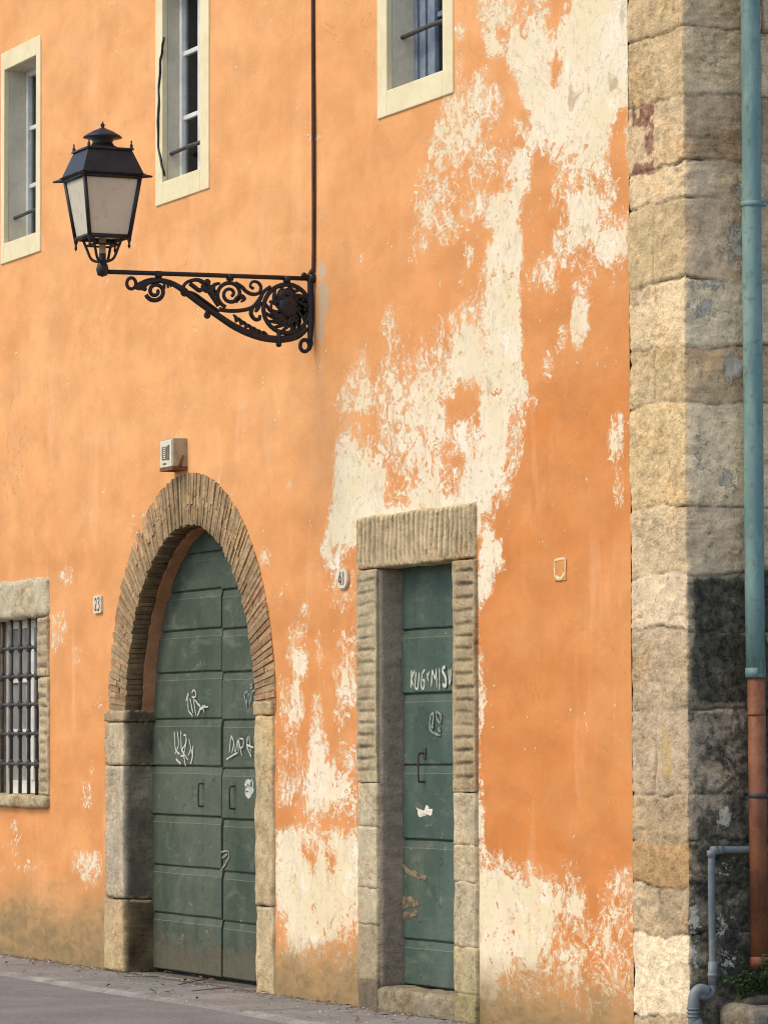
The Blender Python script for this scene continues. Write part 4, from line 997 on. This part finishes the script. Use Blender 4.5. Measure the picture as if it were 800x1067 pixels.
def plaque(x0, x1, y0, y1, label, digits, round_, rim):
    """enamel number plate; digits are strokes in plate units (0..1)"""
    a = at(x0, (y0+y1)/2).x; b = at(x1, (y0+y1)/2).x; z0 = at((x0+x1)/2, y1).z; z1 = at((x0+x1)/2, y0).z
    root = tag(empty('house_number', ((a+b)/2, 0, (z0+z1)/2)), label, 'number plate', 'house number plates on the orange wall')
    def rrect(a, b, z0, z1, r, y):
        P = []
        for (cx_, cz_, s) in ((b-r, z1-r, 0), (a+r, z1-r, 90), (a+r, z0+r, 180), (b-r, z0+r, 270)):
            for k in range(7):
                t = math.radians(s+15*k); P.append((cx_+r*math.cos(t), y, cz_+r*math.sin(t)))
        return P
    def slab(a, b, z0, z1, r, y0_, y1_, name, mat):
        m = MB(); F_ = rrect(a, b, z0, z1, r, y0_); K_ = rrect(a, b, z0, z1, r, y1_); n_ = len(F_)
        m.add(F_+K_, [tuple(range(n_))]+[(k, n_+k, n_+(k+1) % n_, (k+1) % n_) for k in range(n_)]); return under(m.build(name, mat), root)
    r = min(b-a, z1-z0)*round_
    if rim: slab(a-.008, b+.008, z0-.008, z1+.008, r+.008, -.012, .012, 'rim', M['cream_rim'])
    slab(a, b, z0, z1, r, -.018, .010, 'plate', M['plate'])
    m = MB()
    for st in digits:
        P = spline([Vector((a+(b-a)*u, -.0195, z0+(z1-z0)*v)) for u, v in st], 5); m.band(P, .007, Vector((0, 1, 0)), .0015, 6)
    under(m.build('digits', M['ink']), root)
M['cream_rim'] = worn('old_plaster_rim', (.52, .42, .26), (.42, .33, .2), 20, .9, .3)
D4 = [[(.40, .84), (.20, .38), (.48, .38)], [(.40, .62), (.42, .16)]]
D1 = [[(.66, .84), (.66, .16)]]
D3 = [[(.60, .80), (.72, .85), (.80, .74), (.70, .55)], [(.70, .55), (.82, .42), (.72, .18), (.58, .2)]]
D2 = [[(.22, .74), (.32, .84), (.42, .74), (.38, .52), (.22, .2)], [(.22, .2), (.44, .2)]]
plaque(353.6, 364, 592.5, 613, 'oval cream house number plate reading 41 beside the narrow green door', D4+D1, .45, True)
plaque(99.8, 107.8, 620.5, 639, 'small white rectangular number plate left of the brick arch', D2+D3, .12, False)

# worn-off plate right of the narrow door: paint of the wall inside a pale outline
fa, fb = at(577.8, 597).x, at(590.2, 597).x; fz0, fz1 = at(584, 611).z, at(584, 582.5).z
fp = tag(empty('blank_plaque', ((fa+fb)/2, 0, (fz0+fz1)/2)), 'blank painted-over plaque outlined in pale plaster, alone on the deep orange wall', 'plaque')
mb = MB(); mb.box(fa, fb, -.006, .01, fz0+.03, fz1); under(mb.build('plate', M['sleeve_light'], None, .003), fp)
mb = MB(); YN = Vector((0, 1, 0))
P = spline([(fa+.015, -.006, fz0+.05), (fa+.004, -.006, fz0+.10), (fa+.008, -.006, fz1-.01), (fa+.05, -.006, fz1-.003), (fb-.01, -.006, fz1-.004), (fb-.006, -.006, fz1-.05), (fb-.010, -.006, fz0+.07)], 8)
mb.band(P, [.006+.010*abs(noise.noise(Vector((q*.45, 1, 1)))) for q in range(len(P))], YN, .0018, 6)
P = spline([(fa+.02, -.006, fz0+.052), (fa+.07, -.006, fz0+.04), (fb-.05, -.006, fz0+.046), (fb-.012, -.006, fz0+.068)], 8)
mb.band(P, [.010+.012*abs(noise.noise(Vector((q*.5, 4, 1)))) for q in range(len(P))], YN, .0018, 6)
under(mb.build('outline', M['pale_render'], None), fp)

# ------------------------------------------------------------------ pipes at the corner
PXc = XC+.085; PYc = atX(784.5, 450, PXc).y; PYl = PYc+.012
dp = tag(empty('drainpipe', (PXc, PYc, 0)), 'tall verdigris green drainpipe with a red-brown lower section on the shaded side wall', 'drainpipe')
zj = atX(786, 702, PXc).z
mb = MB(); mb.tube([(PXc, PYc, 8.6)]+[(PXc+.003*math.sin(k), PYc+.002*math.cos(k*1.7), zj+(8.5-zj)*(1-k/14)) for k in range(15)], .051, 20); mb.tube([(PXc, PYc, zj-.02), (PXc, PYc, zj+.03)], .0535, 20)
under(mb.build('upper_pipe', M['copper']), dp)
mb = MB(); zl0 = atX(790, 1009, PXc).z
mb.tube([(PXc, PYc+.004, zj-.01), (PXc, PYl, zl0+.06)], .047, 20); mb.tube([(PXc, PYl, zl0+.06), (PXc, PYl, zl0+.045), (PXc, PYl, zl0)], [.047, .051, .051], 20)
mb.tube([(PXc, PYc+.003, zj-.2), (PXc, PYc+.003, zj-.215)], .049, 20)
under(mb.build('lower_pipe', M['cast']), dp)
for y_, m_, r_ in ((213, M['copper'], .056), (-40, M['copper'], .056), (829, M['iron'], .052)):
    zz = atX(785, y_, PXc).z; mb = MB(); py_ = PYc if y_ < 700 else PYl
    mb.tube([(PXc, py_, zz-.014), (PXc, py_, zz+.014)], r_, 20); mb.box(XC-.02, PXc-.04, py_-.012, py_+.012, zz-.012, zz+.012); mb.tube([(PXc+.02, py_+.05, zz), (PXc+.02, py_+.075, zz)], .012, 8)
    under(mb.build('strap', m_), dp)

gp = tag(empty('waste_pipe', (XC+.03, .1, .1)), 'thin grey plastic waste pipe with elbows, low on the shaded corner', 'waste pipe')
XP = XC+.045
def S(x, y): return atX(x, y, XP)
mb = MB(); r = .0185
mb.tube(spline([S(800, 885.5)+Vector((0, .3, 0)), S(770, 885.5), S(752, 885.5), S(745, 886.5), S(741.5, 891), S(740.6, 900), S(741, 950), S(742, 1016)], 6), r, 14)
mb.tube(spline([S(742, 1010), S(742, 1030), S(740, 1036), S(734, 1038.5), S(728, 1037)], 5), .021, 14)
under(mb.build('pipe_run', M['pvc']), gp)
mb = MB()
mb.tube([S(740.7, 893), S(740.5, 886)], .0235, 14); mb.tube([S(746, 885.8), S(752, 885.5)], .0225, 14); mb.tube([S(740.6, 886.5), S(747, 885.7)], .0235, 14)
under(mb.build('elbow', M['pvc']), gp); mb = MB()
mb.tube([S(742, 1002), S(742, 1026)], .0245, 14); mb.tube([S(742, 1014), S(742, 1018)], .027, 14)
mb.tube(spline([S(736, 1033), S(729, 1031), S(723.5, 1036), S(721.8, 1046), S(721.5, 1052)], 5), .030, 14)
for q in (1050, 1054, 1058): mb.tube([S(721.5, q), S(721.5, q+2)], .034, 14)
mb.tube([S(721.5, 1050), S(722, 1064), S(724, 1095)], .028, 14); mb.tube([S(722.5, 1063), S(726, 1068), S(727, 1100)], .036, 14)
under(mb.build('coupling', M['pvc']), gp)

# ledge of old stone at the foot of the side wall, weeds on it
zs_ = atX(765, 1049, XC+.25).z
mb = MB(); mb.stone(XC+.02, XC+.40, .13, 1.6, -.03, zs_, .03, .022, .05, (.17, .15, .11), None, 61)
led = tag(mb.build('stone_ledge', M['stone'], merge=True), 'low rough stone ledge at the foot of the shaded side wall under the drainpipe', 'stone ledge')
mb = MB(); mb.stone(XC+.04, XC+.26, .2, 1.5, zs_-.02, zs_+.035, .03, .02, .03, (1, 1, 1), None, 62)
tag(mb.build('soil', M['soil'], merge=True), kind='structure')
def weed(name, c, nst, h, label, seed, spread=.10):
    rn = random.Random(seed); mb = MB()
    for s in range(nst):
        a = rn.uniform(0, 6.28); L = h*rn.uniform(.5, 1.1); tip = c+Vector((math.cos(a)*spread*rn.uniform(.4, 1.3), math.sin(a)*spread*rn.uniform(.5, 1.5), L))
        P = spline([c+Vector((rn.uniform(-.02, .02), rn.uniform(-.04, .04), 0)), c.lerp(tip, .5)+Vector((0, 0, .03)), tip], 4); mb.tube(P, [.003*(1-.5*i/len(P)) for i in range(len(P))], 5)
        for i in range(2, len(P)):
            for q in range(2):
                b_ = rn.uniform(0, 6.28); l = rn.uniform(.022, .045); d = Vector((math.cos(b_), math.sin(b_), rn.uniform(-.2, .5))).normalized(); u = d.cross(Vector((0, 0, 1))).normalized()*l*.33
                p = P[i]; mid = p+d*l*.5+Vector((0, 0, .006))
                mb.add([p, mid+u, p+d*l-Vector((0, 0, .006)), mid-u], [(0, 1, 2), (0, 2, 3)])
    return tag(mb.build(name, M['leaf']), label, 'weed', 'weeds on the stone ledge')
def wl(x): p = atX(x, 1040, XC+.16); return Vector((XC+.16, p.y, zs_+.03))
weed('weed', wl(793), 24, .20, 'bushy green weed below the open end of the red-brown drainpipe', 2)
weed('weed', wl(774), 9, .10, 'smaller sparse green weed on the ledge beside the larger bushy weed', 3, .09)
# broken stub at the right edge
c = atX(799, 664, XC+.05); mb = MB()
mb.tube(spline([(XC-.02, c.y+.02, c.z), (XC+.04, c.y+.0, c.z), (XC+.10, c.y-.01, c.z-.01), (XC+.13, c.y, c.z+.0)], 4), [.022]*4+[.026]*4+[.030]*4+[.02], 10)
tag(mb.build('tile_stub', worn('ochre_terracotta', (.42, .27, .12), (.58, .44, .26), 20, .9, .5)), 'short ochre terracotta stub sticking out of the wall right of the green drainpipe', 'tile stub')

# ------------------------------------------------------------------ ground
n = NT('asphalt', .9, .25)
a = n.noise(1.2, 6, .6, .3); g = n.noise(55, 4, .7); p = n.noise(5, 5, .65, .5); gg = n.noise(140, 2, .5)
c = n.mix(n.ramp(a, .3, .7), (.155, .147, .138), (.22, .21, .196)); c = n.mix(n.ramp(g, .52, .68, 0.0, .75), c, (.34, .325, .30)); c = n.mix(n.ramp(gg, .34, .44, .65, 0.0), c, (.06, .058, .058)); c = n.mix(n.ramp(p, .55, .75, 0.0, .5), c, (.12, .115, .112))
n.bump(n.math('ADD', g, n.math('MULTIPLY', gg, .6)), .5, .01); n.color(c); M['asphalt'] = n.m
n = NT('dusty_concrete', .92, .2)
a = n.noise(1.5, 7, .62, .4); g = n.noise(45, 4, .7); p = n.noise(6, 6, .68, .6)
c = n.mix(n.ramp(a, .3, .7), (.20, .185, .165), (.29, .272, .245)); c = n.mix(n.ramp(g, .5, .72, 0.0, .55), c, (.15, .138, .122)); c = n.mix(n.ramp(p, .55, .7, 0.0, .6), c, (.20, .18, .155))
edge = n.attr('edge'); c = n.mix(n.math('MULTIPLY', n.ramp(n.math('ADD', edge, n.math('MULTIPLY', n.math('SUBTRACT', a, .5), 3.2)), .55, 1.1), .6), c, (.40, .38, .34))
dirt = n.attr('dirt'); c = n.mix(n.ramp(n.math('ADD', dirt, n.math('MULTIPLY', n.math('SUBTRACT', p, .5), 1.4)), .45, .85), c, (.12, .095, .065))
ck = n.ramp(n.math('ABSOLUTE', n.math('SUBTRACT', n.noise(1.4, 6, .6, .8, n.map((1, 1, 1), (3, 1, 0))), .5)), 0.0, .006, 1.0, 0.0); c = n.mix(n.math('MULTIPLY', ck, .6), c, (.06, .055, .045))
c = n.mix(n.ramp(n.noise(90, 3, .7), .56, .66, 0.0, .6), c, (.36, .34, .30)); c = n.mix(n.ramp(n.noise(70, 3, .7, 0, n.map((1, 1, 1), (5, 5, 5))), .58, .68, 0.0, .6), c, (.09, .082, .07))
n.bump(n.math('SUBTRACT', n.math('ADD', g, n.math('MULTIPLY', p, 1.2)), ck), .6, .016); n.color(c); M['concrete'] = n.m
mb = MB(); mb.add([(-600, -600, -.03), (600, -600, -.03), (600, 600, -.03), (-600, 600, -.03)], [(0, 1, 2, 3)])
tag(mb.build('ground', M['asphalt']), kind='structure')
mb = MB(); xs = np.arange(-40, 40, .25); ysr = [-9, -6, -4, -3, -2.4, -2.0, -1.6, -1.2, -.9, -.6, -.3]
vs = [(x, y, -.012+noise.noise(Vector((x*.7, y*.9, 1)))*.006) for x in xs for y in ysr]; m = len(ysr)
mb.add(vs, [(i*m+j, (i+1)*m+j, (i+1)*m+j+1, i*m+j+1) for i in range(len(xs)-1) for j in range(m-1)], smooth=True)
tag(mb.build('road', M['asphalt']), kind='structure')
def pavement():
    xs = np.arange(-24, 8, .06); vv = np.linspace(0, 1, 22); vs = []; ed = []; di = []
    dpt = {}
    for x in xs:
        D = .84+.05*noise.noise(Vector((x*.6, 0, 0)))+.03*noise.noise(Vector((x*3, 4, 0)))
        for v in vv:
            y = .32-(D+.32)*v
            z = .004+.012*(1-v)*max(0, noise.noise(Vector((x*1.1, y*2, 4))))+noise.noise(Vector((x*4, y*4, 1)))*.003+(.004 if .93 < v < .99 else 0)-(.02 if v == 1 else 0)
            vs.append((x, y, z)); ed.append(max(0, 1-abs(v-.93)/.10)); w = -y
            di.append(max(0, 1-abs(w-.02)/.10) if w > -.05 else .75)
    m = len(vv); fs = [(i*m+j, i*m+j+1, (i+1)*m+j+1, (i+1)*m+j) for i in range(len(xs)-1) for j in range(m-1)]
    me = bpy.data.meshes.new('pavement'); me.from_pydata(vs, [], fs)
    for nm, d in (('edge', ed), ('dirt', di)):
        t = me.attributes.new(nm, 'FLOAT', 'POINT'); t.data.foreach_set('value', np.array(d, dtype=np.float32))
    me.polygons.foreach_set('use_smooth', [True]*len(fs)); me.materials.append(M['concrete'])
    o = bpy.data.objects.new('pavement', me); C0.objects.link(o); tag(o, kind='structure')
pavement()
# twigs and dry leaves along the wall
rn = random.Random(8)
TW = [((130, 1017.5), (152, 1019), 'forked dark twig lying on the pavement in front of the left gate jamb'), ((186, 1026), (202, 1019.5), 'thin pale twig lying slantwise before the closed gate'), ((200, 1032.5), (222, 1030), 'knobbly brown twig nearest the road, before the gate')]
for a_, b_, lb in TW:
    P0 = atZ(*a_, .022); P1 = atZ(*b_, .022); mid = P0.lerp(P1, .45)+Vector((.05, .04, .006)); mb = MB(); P = spline([P0, mid, P1], 5)
    mb.tube(P, [.004-.0002*i for i in range(len(P))], 6); mb.tube([mid, mid.lerp(P1, .5)+Vector((.05, .09, .008))], [.005, .003], 5)
    tag(mb.build('twig', M['twig']), lb, 'twig', 'twigs on the pavement')
mb = MB()
for k in range(300):
    x = rn.uniform(-6.5, 2.2); y = -abs(rn.gauss(0, .13))-.04 if rn.random() < .7 else rn.uniform(-.75, -.05)
    if AX0 < x < AX1 and rn.random() < .4: y = rn.uniform(-.05, .2)
    s = rn.uniform(.008, .03); a = rn.uniform(0, 6.28); d = Vector((math.cos(a), math.sin(a), rn.uniform(-.1, .4)))*s; u = Vector((-math.sin(a), math.cos(a), rn.uniform(-.3, .3)))*s*.5; p = Vector((x, y, .018+rn.uniform(0, .006)))
    mb.add([p-d, p+u, p+d, p-u], [(0, 1, 2), (0, 2, 3)])
tag(mb.build('leaf_litter', M['dryleaf']), kind='stuff')

mb = MB()
for k in range(420):
    x = rn.uniform(-7.5, 3.2); y = -abs(rn.gauss(0, .10))-.05 if rn.random() < .5 else rn.uniform(-.8, -.05)
    r = rn.uniform(.004, .013)*(1 if rn.random() < .93 else 1.8); p = Vector((x, y, .012)); q = [Vector((rn.uniform(.6, 1.2)*r*a, rn.uniform(.6, 1.2)*r*b_, rn.uniform(.5, .9)*r*c_)) for a, b_, c_ in ((1, 0, 0), (0, 1, 0), (-1, 0, 0), (0, -1, 0), (0, 0, 1))]
    g_ = rn.uniform(.12, .42); mb.add([p+v for v in q], [(0, 1, 4), (1, 2, 4), (2, 3, 4), (3, 0, 4)], (g_, g_*.93, g_*.82))
tag(mb.build('grit', M['stone']), kind='stuff')

# ------------------------------------------------------------------ light
SAZ, SEL = 6.0, 50.0                      # sun: to the left of the wall's normal, hazy
w = bpy.data.worlds.new('World'); scn.world = w; w.use_nodes = True
sky = w.node_tree.nodes.new('ShaderNodeTexSky'); sky.sky_type = 'NISHITA'; sky.sun_disc = False
sky.sun_elevation = math.radians(SEL); sky.sun_rotation = math.radians(180+SAZ); sky.dust_density = 2.2; sky.air_density = 1.0
bg = w.node_tree.nodes['Background']; bg.inputs[1].default_value = .15
w.node_tree.links.new(sky.outputs[0], bg.inputs[0])
sl = bpy.data.lights.new('sun', 'SUN'); sl.energy = .74; sl.angle = math.radians(16); sl.color = (1, .84, .56)
so = bpy.data.objects.new('sun', sl); C0.objects.link(so)
sd = Vector((-math.sin(math.radians(SAZ))*math.cos(math.radians(SEL)), -math.cos(math.radians(SAZ))*math.cos(math.radians(SEL)), math.sin(math.radians(SEL))))
so.rotation_euler = sd.to_track_quat('Z', 'Y').to_euler(); so.location = (0, -6, 12)
vs_ = scn.view_settings; vs_.view_transform = 'Standard'; vs_.look = 'None'; vs_.gamma = 1; vs_.use_curve_mapping = False; vs_.exposure = .80
